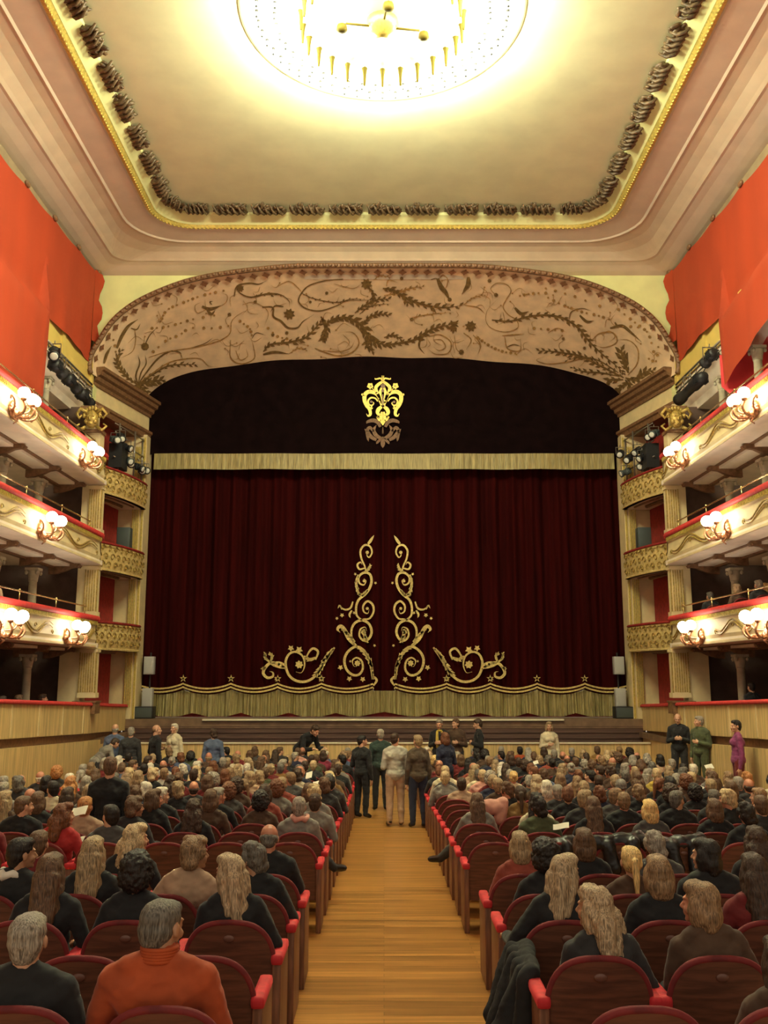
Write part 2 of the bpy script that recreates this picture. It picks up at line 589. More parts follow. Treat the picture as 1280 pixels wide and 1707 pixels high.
random.seed(3)
DL = Draw2D(ZoomFn(150, 430, 2.56, arch_pt), am, 1)
DR = Draw2D(ZoomFn(640, 430, 2.56, arch_pt), am, 1)
D, K = 1, 2
left = [
    ([(740, 400), (770, 370), (850, 360), (920, 340), (970, 290), (1000, 262)], 9, D, 1),
    ([(985, 250), (1010, 290), (1000, 330), (990, 355)], 9, D, 1),
    ([(1000, 290), (1040, 262), (1100, 258), (1160, 290), (1190, 340), (1230, 365), (1285, 372)], 12, D, 1),
    ([(1160, 290), (1190, 255), (1235, 240), (1285, 245)], 8, D, 1),
    ([(1195, 340), (1180, 375), (1215, 405)], 9, D, 1),
    ([(735, 210), (780, 212), (782, 250), (815, 270), (845, 298), (885, 298), (910, 270), (955, 242)], 9, D, 0),
    ([(825, 208), (790, 205), (770, 230)], 7, D, 0),
    ([(615, 165), (628, 120), (680, 108), (720, 112), (750, 98)], 7, D, 0),
    ([(625, 120), (640, 150), (690, 168), (760, 152), (815, 158), (850, 185), (850, 210)], 6, D, 0),
    ([(690, 168), (740, 156), (830, 160)], 5, D, 1),
    ([(1080, 90), (1000, 98), (935, 118), (903, 150), (890, 185), (920, 215), (980, 226), (1050, 205), (1100, 182), (1180, 180), (1285, 160)], 6, D, 0),
    ([(900, 150), (960, 175), (1050, 190), (1120, 175), (1200, 180)], 4, D, 1),
    ([(1190, 125), (1212, 160), (1198, 190)], 7, D, 1),
    ([(1130, 235), (1170, 205), (1230, 178), (1285, 175)], 8, D, 1),
    ([(1150, 240), (1200, 205), (1285, 195)], 5, D, 1),
    ([(115, 385), (135, 335), (165, 290), (205, 262)], 15, D, 0),
    ([(60, 450), (72, 410), (92, 375)], 13, D, 0),
    ([(175, 300), (200, 305), (215, 280)], 6, D, 0),
    ([(478, 207), (505, 218), (530, 215), (558, 203)], 15, D, 0),
    ([(500, 222), (518, 240), (535, 222)], 12, D, 0),
    ([(520, 200), (512, 188), (525, 185)], 5, D, 0),
    ([(505, 215), (460, 235), (448, 205), (475, 188)], 3, K, 0),
    ([(545, 212), (580, 190), (585, 160), (560, 150)], 3, K, 0),
    ([(235, 370), (255, 330), (285, 298)], 5, D, 0),
    ([(203, 540), (160, 510), (128, 470), (114, 430), (140, 385)], 9, D, 1),
    ([(205, 540), (196, 500), (212, 450), (205, 415)], 7, D, 0),
    ([(205, 540), (218, 490), (240, 450), (235, 415)], 6, D, 0),
    ([(205, 540), (240, 490), (290, 430), (345, 398), (385, 405), (388, 432)], 8, D, 0),
    ([(210, 535), (255, 500), (330, 450), (400, 432), (470, 430), (505, 460), (545, 465)], 5, K, 0),
    ([(210, 535), (265, 500), (330, 462), (400, 455), (460, 455)], 7, D, 1),
    ([(205, 540), (260, 528), (325, 520)], 12, D, 1),
    ([(205, 540), (175, 565), (150, 540)], 10, D, 1),
    ([(205, 540), (212, 595)], 11, D, 1),
    ([(205, 540), (250, 580)], 10, D, 1),
    ([(190, 300), (195, 350), (180, 400), (125, 430)], 4, K, 0),
    ([(250, 425), (330, 400), (430, 385), (505, 368), (560, 350), (598, 320), (605, 270), (645, 235), (705, 212)], 5, K, 0),
    ([(430, 385), (490, 365), (525, 340)], 4, D, 0),
    ([(600, 350), (600, 425), (645, 452), (700, 430), (698, 380), (686, 345)], 5, K, 0),
    ([(622, 395), (640, 435), (672, 420), (665, 385)], 4, K, 0),
    ([(738, 412), (790, 402), (850, 410)], 12, D, 0),
    ([(850, 408), (890, 385), (930, 395)], 4, K, 1),
    ([(960, 385), (1000, 402), (1060, 418), (1120, 402), (1148, 360), (1120, 318), (1060, 318)], 6, K, 0),
    ([(995, 395), (1060, 400), (1110, 385), (1128, 355)], 4, K, 0),
    ([(800, 120), (850, 100), (890, 130), (905, 150)], 4, K, 0),
    ([(650, 200), (700, 190), (760, 230), (740, 300)], 3, K, 0),
    ([(690, 345), (710, 320), (750, 330)], 4, D, 0),
    ([(1040, 110), (1120, 130), (1160, 110)], 3, K, 0),
    ([(1210, 95), (1240, 75), (1285, 85)], 4, K, 1),
]
for pts, w, mi, lf in left:
    DL.stroke(pts, w, mi=mi, leafy=bool(lf), n=5)
for x, y, r, st in ((850, 240, 26, .35), (1180, 112, 26, .35), (235, 378, 17, 0), (640, 130, 18, .3), (780, 328, 9, .4), (840, 320, 9, .4), (1010, 150, 7, 0), (940, 188, 6, 0), (705, 188, 9, .4), (595, 242, 10, .4)):
    DL.blob(x, y, r, D, 8, st)
dots = []
for pts, n in (([(300, 272), (330, 222), (400, 190), (480, 160), (570, 140)], 15), ([(265, 300), (320, 295), (380, 280), (440, 262), (530, 245)], 10), ([(270, 400), (330, 350), (380, 330), (430, 300), (520, 300), (590, 290)], 12), ([(640, 270), (680, 300), (690, 330)], 6), ([(760, 300), (800, 335), (840, 345)], 5), ([(60, 300), (100, 350), (110, 400)], 5)):
    c = catmull([(p[0], p[1], 0) for p in pts], 8)
    for k in range(n):
        q = c[int(k * (len(c) - 1) / (n - 1))]
        dots.append((q.x, q.y))
for k, (x, y) in enumerate(dots):
    DL.blob(x, y, 5 + 3 * (k % 2), K, 6, 0.3 if k % 2 else 0)
right = [
    ([(-5, 130), (40, 138), (100, 175), (170, 200), (250, 212), (345, 202)], 11, D, 1),
    ([(30, 140), (80, 165), (105, 205)], 8, D, 1),
    ([(0, 160), (60, 150), (110, 130), (180, 120)], 6, K, 1),
    ([(10, 120), (20, 95), (60, 105)], 5, K, 0),
    ([(228, 88), (245, 125), (265, 150), (280, 182)], 20, D, 0),
    ([(200, 92), (225, 88), (235, 110)], 4, D, 0),
    ([(235, 90), (252, 74), (272, 92), (265, 125), (250, 130)], 4, K, 0),
    ([(360, 82), (358, 115), (332, 155)], 20, D, 0),
    ([(345, 202), (400, 212), (432, 240)], 5, K, 0),
    ([(340, 200), (380, 170), (440, 155)], 4, K, 1),
    ([(478, 158), (455, 132), (480, 108), (520, 112), (542, 140), (520, 180), (508, 210), (530, 242), (565, 265), (570, 298), (520, 316), (462, 302), (435, 270), (440, 225), (470, 190), (502, 160)], 4, K, 0),
    ([(460, 265), (540, 270), (620, 250), (700, 245), (770, 260), (830, 300), (870, 350), (930, 410), (1000, 468), (1025, 500)], 9, D, 1),
    ([(790, 262), (800, 230), (845, 216), (885, 226)], 5, D, 0),
    ([(835, 245), (865, 272), (895, 268)], 12, D, 0),
    ([(558, 213), (585, 238), (618, 228)], 15, D, 0),
    ([(-5, 372), (60, 365), (130, 350), (190, 312), (250, 292), (320, 278)], 10, D, 1),
    ([(205, 300), (160, 342), (150, 378), (172, 408)], 9, D, 0),
    ([(0, 340), (40, 330), (80, 352)], 7, D, 1),
    ([(285, 268), (300, 290), (290, 305)], 10, D, 1),
    ([(190, 335), (240, 328), (285, 360), (275, 405), (220, 410), (185, 385)], 5, K, 0),
    ([(210, 350), (245, 350), (262, 380), (235, 395), (212, 380)], 4, K, 0),
    ([(515, 338), (528, 388), (580, 395), (582, 340)], 5, K, 0),
    ([(505, 332), (600, 324)], 6, K, 0),
    ([(525, 380), (555, 370), (585, 378)], 5, D, 0),
    ([(1022, 510), (960, 480), (900, 448), (840, 420), (780, 408), (710, 398), (648, 396)], 9, D, 1),
    ([(1005, 505), (920, 490), (850, 485), (790, 462)], 7, D, 1),
    ([(950, 470), (860, 432), (780, 445), (700, 452), (650, 436), (700, 415)], 4, K, 0),
    ([(1000, 490), (920, 440), (850, 425), (760, 440)], 6, D, 1),
    ([(1042, 490), (1022, 440), (1010, 378)], 13, D, 1),
    ([(1040, 500), (1080, 450), (1082, 390), (1045, 352), (985, 350)], 5, K, 0),
    ([(1030, 512), (1078, 522), (1110, 490), (1160, 478)], 11, D, 1),
    ([(1030, 520), (1052, 562), (1030, 612)], 11, D, 1),
    ([(1020, 520), (962, 522), (945, 555)], 10, D, 1),
    ([(1040, 530), (1002, 560), (990, 600)], 10, D, 1),
    ([(965, 300), (1015, 290), (1055, 320), (1098, 358)], 13, D, 0),
    ([(985, 275), (1000, 300)], 9, D, 0),
    ([(888, 350), (920, 322), (978, 320), (992, 360), (940, 382), (900, 372)], 5, K, 0),
    ([(930, 330), (960, 312), (985, 335), (960, 360)], 4, K, 0),
    ([(340, 320), (372, 350), (350, 392)], 5, K, 0),
    ([(380, 328), (412, 370), (400, 412)], 5, K, 0),
    ([(300, 330), (310, 390), (340, 405)], 3, K, 0),
    ([(120, 255), (200, 240), (300, 232)], 4, K, 1),
    ([(700, 320), (740, 300), (780, 318)], 4, K, 0),
]
for pts, w, mi, lf in right:
    DR.stroke(pts, w, mi=mi, leafy=bool(lf), n=5)
for x, y, r, st in ((370, 292, 26, .35), (330, 402, 13, .3), (478, 158, 9, 0), (450, 98, 10, .4), (280, 178, 9, 0), (765, 345, 9, .5), (855, 385, 9, .5), (118, 262, 9, .3), (75, 88, 9, .3)):
    DR.blob(x, y, r, D, 8, st)
dots = []
for pts, n in (([(580, 162), (630, 152), (690, 150)], 6), ([(700, 170), (760, 200), (800, 215), (850, 232), (910, 245), (960, 262)], 13), ([(400, 340), (430, 362), (470, 385), (510, 400), (560, 408)], 12), ([(640, 300), (700, 305), (760, 310)], 5), ([(1020, 290), (1100, 300), (1130, 330), (1150, 400)], 8), ([(690, 130), (800, 160), (920, 205)], 6), ([(1130, 430), (1160, 440), (1170, 380)], 5), ([(1000, 220), (1050, 260), (1090, 290)], 5)):
    c = catmull([(p[0], p[1], 0) for p in pts], 8)
    for k in range(n):
        q = c[int(k * (len(c) - 1) / (n - 1))]
        dots.append((q.x, q.y))
for k, (x, y) in enumerate(dots):
    DR.blob(x, y, 5 + 3 * (k % 2), K, 6, 0.3 if k % 2 else 0)
# fine faint sprigs scattered between the scrolls
for k in range(130):
    D_, w = (DL, 1280) if k % 2 else (DR, 1230)
    x = random.uniform(130, w - 60); y = random.uniform(90, 430)
    a = random.uniform(0, 6.28); L = random.uniform(18, 46)
    D_.stroke([(x, y), (x + L * cos(a), y + L * sin(a)), (x + L * 1.6 * cos(a + .6), y + L * 1.6 * sin(a + .6))], 2.2, mi=2, n=4)
    if k % 3 == 0: D_.blob(x, y, 4, 2, 5)
# border of russet lozenges along the outer edge, rope edge on the inner one
L = 0.0
ring = [o3[k].lerp(i3[k], 0.055) for k in range(NA)]
tot = sum((ring[k + 1] - ring[k]).length for k in range(NA - 1))
nl = int(tot / 0.34)


def along(curve, s):
    for k in range(len(curve) - 1):
        l = (curve[k + 1] - curve[k]).length
        if s <= l or k == len(curve) - 2: return curve[k].lerp(curve[k + 1], min(1, s / l)), (curve[k + 1] - curve[k]).normalized(), k
        s -= l


for j in range(nl):
    p, t, k = along(ring, (j + 0.5) * tot / nl)
    acr = (i3[k] - o3[k]).normalized()
    nrm = t.cross(acr).normalized()
    if nrm.z > 0: nrm = -nrm
    q = p + nrm * 0.03
    a, c = t * 0.12, acr * 0.13
    am.add([q - a, q - a * 0.3 - c * 0.5, q - c, q + a * 0.3 - c * 0.5, q + a, q + a * 0.3 + c * 0.5, q + c, q - a * 0.3 + c * 0.5], [(0, 1, 2, 3, 4, 5, 6, 7)], 3)
arch = am.build('trim_6', [M_arch, M_archink, M_archlight, M_archred], fix=False)
struct(arch, 'curved band over the stage painted with brown scrolls')
b = MB()
b.tube([p + Vector((0, -0.05, -0.02)) for p in o3], 0.07, 6)
for j in range(int(tot / 0.16)):
    p, t, k = along(o3, (j + 0.5) * 0.16)
    b.ell(p + Vector((0, -0.11, -0.03)), (0.06, 0.05, 0.05), 5, 4)
struct(b.build('trim_7', M_brown), 'brown beaded edge on the outer arch curve')
b = MB()
toti = sum((i3[k + 1] - i3[k]).length for k in range(NA - 1))
b.tube([p + Vector((0, -0.03, 0.02)) for p in i3], 0.05, 6)
for j in range(int(toti / 0.15)):
    p, t, k = along(i3, (j + 0.5) * 0.15)
    d = (t + Vector((0, 0, 0.7))).normalized()
    b.tube([p - d * 0.07 + Vector((0, -0.07, 0)), p + d * 0.07 + Vector((0, -0.07, 0))], 0.04, 5)
struct(b.build('trim_8', M_gold), 'rope moulding on the inner arch curve')

# entablatures carrying the arch, splayed from the hall to the stage opening
for s, side in ((-1, 'left'), (1, 'right')):
    A = Vector((s * 8.0, 24.5, 0)); B = Vector((s * 7.22, 28.1, 0))
    d = (B - A).normalized()
    n = Vector((-d.y, d.x, 0))
    if n.x * s > 0: n = -n
    def prism(prof, m, nm, lab):
        b = MB()
        b.sweep([[A - d * 0.0 + n * o + Vector((0, 0, z)) for o, z in prof], [B + n * o + Vector((0, 0, z)) for o, z in prof]], closed=True)
        for P in (A, B):
            b.add([P + n * o + Vector((0, 0, z)) for o, z in prof], [tuple(range(len(prof)))])
        return struct(b.build(nm, m), lab)
    k = 0 if s < 0 else 4
    prism([(-.6, 8.34), (.34, 8.34), (.34, 8.25), (.27, 8.22), (.25, 8.12), (.16, 8.08), (.14, 7.98), (.06, 7.93), (.05, 7.85), (-.6, 7.85)], M_brown, 'trim_%d' % (9 + k), 'dark cornice under the %s foot of the arch' % side)
    prism([(-.6, 7.85), (.0, 7.85), (.0, 7.38), (-.6, 7.38)], M_cream, 'trim_%d' % (10 + k), 'cream frieze under the %s cornice' % side)
    prism([(-.6, 7.38), (.12, 7.38), (.12, 7.30), (.07, 7.27), (.05, 7.14), (-.6, 7.14)], M_brown, 'trim_%d' % (11 + k), 'brown architrave under the %s frieze' % side)

# side walls behind the drapes, walls at the back of the boxes, stage box walls
for s, side in ((-1, 'left'), (1, 'right')):
    X = lambda x: s * x
    b = MB()
    b.box(X(8.06), X(8.3), -3, 24.5, 8.0, 11.1)
    struct(b.build('wall_%s' % side, M_strip), 'grey upper gallery wall behind the orange cloth')
    b = MB()
    b.box(X(7.98), X(8.2), 12, 24.45, 7.72, 8.45)
    for y in (24.3, 22.0, 19.6, 17.2, 14.8):
        b.box(X(7.93), X(8.0), y - 0.09, y + 0.09, 7.72, 8.45)
    b.box(X(7.94), X(8.0), 12, 24.45, 7.72, 7.79)
    struct(b.build('wall_%s' % ('upper_left' if s < 0 else 'upper_right'), M_ochre), 'ochre panelled parapet below the orange cloth')
    b = MB()
    b.sweep([[(X(8.0), y, 7.73), (X(8.0), y, 7.5), (X(8.25), y, 7.15), (X(8.3), y, 6.95), (X(9.3), y, 6.9), (X(9.3), y, 7.73)] for y in (12, 24.4)], closed=True)
    struct(b.build('trim_%d' % (17 if s < 0 else 18), M_soffit), 'pale sloping soffit under the %s ochre parapet' % side)
    b = MB()
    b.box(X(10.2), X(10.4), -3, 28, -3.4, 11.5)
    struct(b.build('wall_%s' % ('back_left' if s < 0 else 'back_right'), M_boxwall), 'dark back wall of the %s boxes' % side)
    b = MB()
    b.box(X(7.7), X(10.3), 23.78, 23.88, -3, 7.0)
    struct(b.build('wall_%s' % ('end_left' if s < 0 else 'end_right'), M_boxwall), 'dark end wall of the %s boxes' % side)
    # splayed red wall behind the stage boxes
    b = MB()
    A = Vector((X(8.25), 24.5, 0)); B = Vector((X(7.95), 27.4, 0))
    rows = []
    for z in (-0.9, 7.2):
        rows.append([A + Vector((0, 0, z)), B + Vector((0, 0, z)), B + Vector((X(0.3), 0.1, z)), A + Vector((X(0.3), 0, z))])
    b.sweep(rows, closed=True)
    struct(b.build('wall_%s' % ('stage_left' if s < 0 else 'stage_right'), M_redwall), 'red damask wall behind the %s stage boxes' % side)
    # far pier beside the stage opening, cream with gilt flutes
    b = MB()
    b.box(X(7.2), X(8.2), 27.45, 28.1, -1.24, 7.2, 0)
    b.box(X(7.3), X(7.52), 27.38, 27.46, -1.24, 7.0, 0)
    for k in range(4):
        b.box(X(7.32 + k * 0.055), X(7.345 + k * 0.055), 27.34, 27.40, -0.9, 6.8, 1)
    b.box(X(7.22), X(7.26), 27.40, 27.46, -1.24, 7.1, 1)
    struct(b.build('wall_%s' % ('pier_left' if s < 0 else 'pier_right'), [M_cream, M_goldb]), 'cream fluted pier at the %s of the stage' % side)

# stage
b = MB()
b.box(-7.5, 7.5, 27.3, 31, -1.5, -1.24)
struct(b.build('floor_stage', M_stagefloor), 'dark stage boards behind the footlight strip')
b = MB()
b.box(-7.5, 7.5, 27.32, 27.5, -3.2, -1.26)
for z in (-1.45, -1.62, -1.78):
    b.box(-7.5, 7.5, 27.29, 27.33, z - 0.006, z + 0.006)
struct(b.build('wall_stage_front', M_stagefront), 'dark brown stage front')
b = MB()
b.box(-5.2, 5.15, 27.2, 27.34, -1.29, -1.235, 0, 0.01)
struct(b.build('trim_20', M_lip), 'pale strip along the stage edge')
b = MB()
b.box(-7.35, 7.35, 26.35, 26.45, floor_z(26.4), -1.86)
for k in range(15):
    x = -7.0 + k
    b.box(x - 0.012, x + 0.012, 26.33, 26.36, floor_z(26.4), -1.88)
struct(b.build('wall_pit', M_ltwood), 'light wood partition in front of the stage')
b = MB()
b.box(-7.35, 7.35, 26.31, 26.5, -1.87, -1.83, 0, 0.01)
struct(b.build('trim_21', M_lip), 'pale rail on the wooden partition before the stage')

# ground floor parapets: light wood with red rail
for s, side in ((-1, 'left'), (1, 'right')):
    X = lambda x: s * x
    zt = lambda y: -0.50 - 0.040 * (y - 17.3)
    path = [(7.15, 4), (7.15, 12), (7.15, 23.0), (7.32, 24.6), (7.42, 27.3)]
    b = MB()
    b.sweep([[(X(x), y, zt(y)), (X(x), y, zt(y) - 0.66), (X(x + 0.2), y, zt(y) - 0.66), (X(x + 0.2), y, zt(y))] for x, y in path], closed=True)
    for y in [5.2 + 1.45 * k for k in range(13)]:
        b.box(X(7.13), X(7.16), y - 0.02, y + 0.02, zt(y) - 0.64, zt(y) - 0.02, 1)
    struct(b.build('wall_parapet_' + side, [M_ltwood, M_cream]), 'light wood parapet of the %s ground boxes' % side)
    b = MB()
    b.sweep([[(X(x + 0.1), y, zt(y) - 0.64), (X(x + 0.1), y, zt(y) - 0.86), (X(x + 0.3), y, zt(y) - 0.86), (X(x + 0.3), y, zt(y) - 0.64)] for x, y in path], closed=True)
    struct(b.build('trim_%d' % (22 if s < 0 else 23), M_brown), 'dark recessed band under the %s parapet' % side)
    b = MB()
    b.sweep([[(X(x - 0.02), y, zt(y) - 0.84), (X(x - 0.02), y, floor_z(y)), (X(x + 0.2), y, floor_z(y)), (X(x + 0.2), y, zt(y) - 0.84)] for x, y in path], closed=True)
    struct(b.build('baseboard_' + side, M_ltwood), 'light wood dado below the %s parapet' % side)
    b = MB()
    b.sweep([[(X(x - 0.05), y, zt(y) - 0.01), (X(x - 0.06), y, zt(y) + 0.04), (X(x - 0.02), y, zt(y) + 0.075), (X(x + 0.16), y, zt(y) + 0.075), (X(x + 0.2), y, zt(y) + 0.0)] for x, y in path], closed=True, smooth=True)
    struct(b.build('trim_%d' % (24 if s < 0 else 25), M_railred), 'red velvet rail of the %s ground boxes' % side)
    b = MB()
    b.box(X(7.3), X(10.2), 4, 27.3, -1.75, -1.6)
    struct(b.build('floor_boxes_' + side, M_stagefloor), 'floor of the %s ground boxes' % side)

# =================================================================== BALCONIES
TIERS = [('first', 1.41, 0.68), ('second', 3.5, 2.74), ('third', 5.55, 4.80)]


def scroll_relief(b, fn, u0, u1, v0, v1, flip=1, mi=0, r=0.018):
    """a pair of ribbons in a wave with curls and leaves, relief on a parapet"""
    w = u1 - u0; h = v1 - v0; vm = (v0 + v1) / 2
    for off in (-0.035, 0.035):
        pts = []
        for k in range(25):
            t = k / 24
            pts.append(fn(u0 + w * (0.08 + 0.84 * t) , vm + off + flip * sin(t * 2 * pi * 1.35 + 0.5) * h * 0.30 * (1 - 0.2 * t)))
        b.tube(pts, [r * (0.5 + 0.6 * sin(pi * k / 24)) for k in range(25)], 5, mi)
    for (cx, cy, sg) in ((0.1, 0.25, 1), (0.92, -0.2, -1), (0.5, 0.05, 1)):
        pts = []
        for k in range(10):
            a = k * 0.62; rr = h * 0.15 * (1 - k / 12)
            pts.append(fn(u0 + w * cx + rr * cos(a) * sg, vm + h * cy + rr * sin(a)))
        b.tube(pts, r * 0.7, 5, mi)


for s, side in ((-1, 'left'), (1, 'right')):
    X = lambda x: s * x
    Y0, Y1 = 8.0, 23.15
    for ti, (tn, zr, zb) in enumerate(TIERS):
        t = empty('balcony', (X(7.2), 15.5, zb))
        tag(t, '%s gallery balcony on the %s, cream front with gilt scrolls and red rail' % (tn, side), 'balcony')
        t0 = Vector(t.location)
        mv = Matrix.Translation(-t0)
        b = MB()
        zf = zr - 0.09
        prof = [(7.25, zf + 0.02), (7.12, zf + 0.02), (7.10, zf - 0.10), (7.14, zf - 0.13), (7.13, zf - 0.3), (7.10, zb + 0.18), (7.14, zb + 0.06), (7.10, zb + 0.05), (7.10, zb), (7.32, zb)]
        b.sweep([[(X(x), y, z) for x, z in prof] for y in (Y0, Y1)], closed=True)
        b.add([(X(x), Y1, z) for x, z in prof], [tuple(range(len(prof)))])
        # curved return towards the stage
        ret = [(7.10, Y1), (7.16, Y1 + 0.15), (7.45, Y1 + 0.22), (8.2, Y1 + 0.22)]
        b.sweep([[(X(x), y, zf), (X(x), y, zb)] for x, y in ret])
        b.xf(mv).build('parapet', M_cream, t)
        b = MB()
        b.sweep([[(X(x), y, z) for x, z in ((7.06, zr - 0.09), (7.04, zr - 0.03), (7.08, zr + 0.03), (7.26, zr + 0.03), (7.30, zr - 0.09))] for y in (Y0, Y1 + 0.05)], closed=True, smooth=True)
        b.box(X(7.1), X(8.0), Y1 + 0.02, Y1 + 0.2, zr - 0.09, zr + 0.02)
        b.xf(mv).build('velvet_rail', M_railred, t)
        b = MB()
        n = int((Y1 - 15) / 0.075)
        for k in range(n):
            y = Y1 - 0.05 - k * 0.075
            b.box(X(7.075), X(7.11), y - 0.02, y + 0.02, zf - 0.085, zf - 0.01)
        b.box(X(7.085), X(7.11), Y0, Y1, zf - 0.105, zf - 0.09)
        b.xf(mv).build('dentil_strip', M_goldb, t)
        b = MB()
        fn = lambda u, v: (X(7.095), u, v)
        sy = [21.2, 17.1, 13.0] if ti == 2 else ([23.2, 19.0, 15.0] if ti == 1 else [20.9, 17.2, 13.4])
        segs = []
        yy = sorted([Y1 + 0.3 if ti != 1 else Y1 + 0.05] + sy, reverse=True)
        for a_, c_ in zip(yy[:-1], yy[1:]):
            if a_ - c_ < 1.0: continue
            segs.append((c_ + 0.65, a_ - (0.65 if a_ in sy and a_ < Y1 else 0.1)))
        for (a_, c_) in segs:
            scroll_relief(b, fn, a_, c_, zb + 0.1, zf - 0.12, 1 if s < 0 else -1)
        b.xf(mv).build('scroll_relief', M_gold, t)
        b = MB()
        b.box(X(7.11), X(10.2), Y0, Y1 + 0.2, zb - 0.012, zb + 0.10)
        b.box(X(7.76), X(8.14), Y0, Y1 - 0.3, zb - 0.09, zb + 0.0, 0)
        b.xf(mv).build('soffit', M_soffit, t)
        b = MB()
        b.box(X(7.66), X(7.76), Y0, Y1 - 0.3, zb - 0.03, zb - 0.004)
        b.box(X(8.14), X(8.26), Y0, Y1 - 0.3, zb - 0.13, zb - 0.004)
        b.xf(mv).build('soffit_moulding', M_brown, t)
        for y in (22.95, 21.1, 19.0, 16.9, 14.8):
            b = MB()
            pr = [(8.30, zb - 0.02), (7.56, zb - 0.02), (7.50, zb - 0.07), (7.54, zb - 0.13), (7.64, zb - 0.12), (7.76, zb - 0.14), (7.88, zb - 0.2), (8.1, zb - 0.27), (8.3, zb - 0.29)]
            b.sweep([[(X(x), yy_, z) for x, z in pr] for yy_ in (y - 0.06, y + 0.06)], closed=True)
            for yy_ in (y - 0.06, y + 0.06):
                b.add([(X(x), yy_, z) for x, z in pr], [tuple(range(len(pr)))])
            b.ell((X(7.57), y, zb - 0.08), (0.055, 0.08, 0.055), 8, 6)
            b.xf(mv).build('bracket', M_brown, t)
    # brass handrails above the rails
    for ti, (tn, zr, zb) in enumerate(TIERS):
        b = MB()
        b.tube([(X(7.25), 12, zr + 0.24), (X(7.25), 22.7, zr + 0.24)], 0.018, 6)
        for y in (12.2, 14.3, 16.4, 18.5, 20.6, 22.6):
            b.tube([(X(7.25), y, zr + 0.0), (X(7.25), y, zr + 0.24)], 0.013, 5)
            b.ell((X(7.25), y, zr + 0.26), 0.03, 6, 4)
        o = b.build('handrail', M_brass)
        tag(o, 'thin brass handrail above the red rail of the %s %s balcony' % (tn, side), 'handrail')
    # floors of columns
    lev = [('ground floor', -0.45, 0.46), ('first gallery', 0.78, 2.4), ('second gallery', 2.84, 4.46), ('third gallery', 4.9, 6.92)]
    for ln, z0, z1 in lev:
        if ln == 'ground floor': z0 = -1.6
        for ci, y in enumerate((21.1, 19.0, 16.9)):
            t = empty('column', (X(7.98), y, z0))
            tag(t, 'grey column at the %s box openings on the %s, %s from the stage' % (ln, side, ('nearest', 'second', 'third')[ci]), 'column')
            h = z1 - z0
            MB().lathe([(0.14, 0), (0.14, 0.08), (0.115, 0.12), (0.10, 0.16), (0.088, h - 0.32), (0.10, h - 0.3)], seg=14).build('shaft', M_colgrey, t)
            b = MB()
            b.lathe([(0.10, h - 0.30), (0.105, h - 0.26), (0.11, h - 0.22), (0.14, h - 0.08), (0.14, h - 0.06)], seg=12)
            b.box(-0.15, 0.15, -0.15, 0.15, h - 0.06, h)
            for q in (-1, 1):
                for w in (-1, 1):
                    b.ell((q * 0.12, w * 0.12, h - 0.11), (0.04, 0.04, 0.05), 6, 5)
            b.build('capital', M_colgrey, t)
    # gilt fluted pilasters at the stage end of each level
    for ln, z0, z1 in (('ground floor', -0.42, 0.66), ('first gallery', 1.44, 2.72), ('second gallery', 3.53, 4.78)):
        xa, xb_ = (7.12, 7.52) if ln == 'ground floor' else (7.2, 7.5)
        t = empty('pilaster', (X((xa + xb_) / 2), 23.3, z0 if ln != 'ground floor' else -0.55))
        zz = 0.0; h = z1 - t.location.z
        tag(t, 'gilt fluted pilaster closing the %s boxes on the %s' % (ln, side), 'pilaster')
        w = (xb_ - xa) / 2
        b = MB()
        b.box(-w, w, 0, 0.22, 0, h)
        b.box(-w - 0.03, w + 0.03, -0.03, 0.25, h - 0.1, h - 0.02)
        b.box(-w - 0.03, w + 0.03, -0.03, 0.25, 0.0, 0.12)
        b.build('shaft', M_cream, t)
        b = MB()
        nf = 6 if ln == 'ground floor' else 4
        for k in range(nf):
            x = -w + 0.03 + (2 * w - 0.06) * (k + 0.5) / nf
            b.box(x - 0.012, x + 0.012, -0.03, 0.01, 0.14, h - 0.12)
        b.box(-w - 0.012, -w + 0.012, -0.02, 0.02, 0.12, h - 0.1)
        b.box(w - 0.012, w + 0.012, -0.02, 0.02, 0.12, h - 0.1)
        b.build('fluting', M_gold, t)
    b = MB()
    for z0, z1 in ((-1.6, 0.68), (0.78, 2.74), (2.84, 4.8), (4.9, 6.95)):
        b.box(X(7.50), X(8.05 if z0 < 0 else 7.72), 23.35, 23.75, z0, z1)
    struct(b.build('wall_%s' % ('jamb_left' if s < 0 else 'jamb_right'), M_cream), 'cream piers closing the %s boxes' % side)
    # dark blocks carrying the ground pilaster
    b = MB()
    zt_ = -0.50 - 0.040 * (23.4 - 17.3)
    b.box(X(7.06), X(7.6), 23.2, 23.6, zt_ - 0.19, zt_ + 0.10)
    b.box(X(7.04), X(7.62), 23.16, 23.62, zt_ + 0.08, zt_ + 0.12)
    struct(b.build('trim_%d' % (28 if s < 0 else 29), M_brown), 'dark block under the %s ground pilaster' % side)

    # stage boxes with curved carved fronts
    plan = [(7.95, 23.9), (7.78, 24.35), (7.62, 24.75), (7.42, 25.3), (7.27, 25.9), (7.17, 26.5), (7.12, 27.0), (7.12, 27.25), (7.2, 27.42)]
    pl = catmull([Vector((x, y, 0)) for x, y in plan], 4)
    cum = [0]
    for k in range(len(pl) - 1): cum.append(cum[-1] + (pl[k + 1] - pl[k]).length)

    def box_pt(u, z, out=0.0, pl=pl, cum=cum, s=s):
        u = max(0, min(cum[-1] - 1e-4, u))
        for k in range(len(pl) - 1):
            if u <= cum[k + 1]:
                f = (u - cum[k]) / (cum[k + 1] - cum[k])
                p = pl[k].lerp(pl[k + 1], f)
                tt = (pl[k + 1] - pl[k]).normalized()
                nn = Vector((-tt.y, tt.x, 0))
                if nn.x > 0: nn = -nn
                q = p + nn * out
                return Vector((s * q.x, q.y, z))

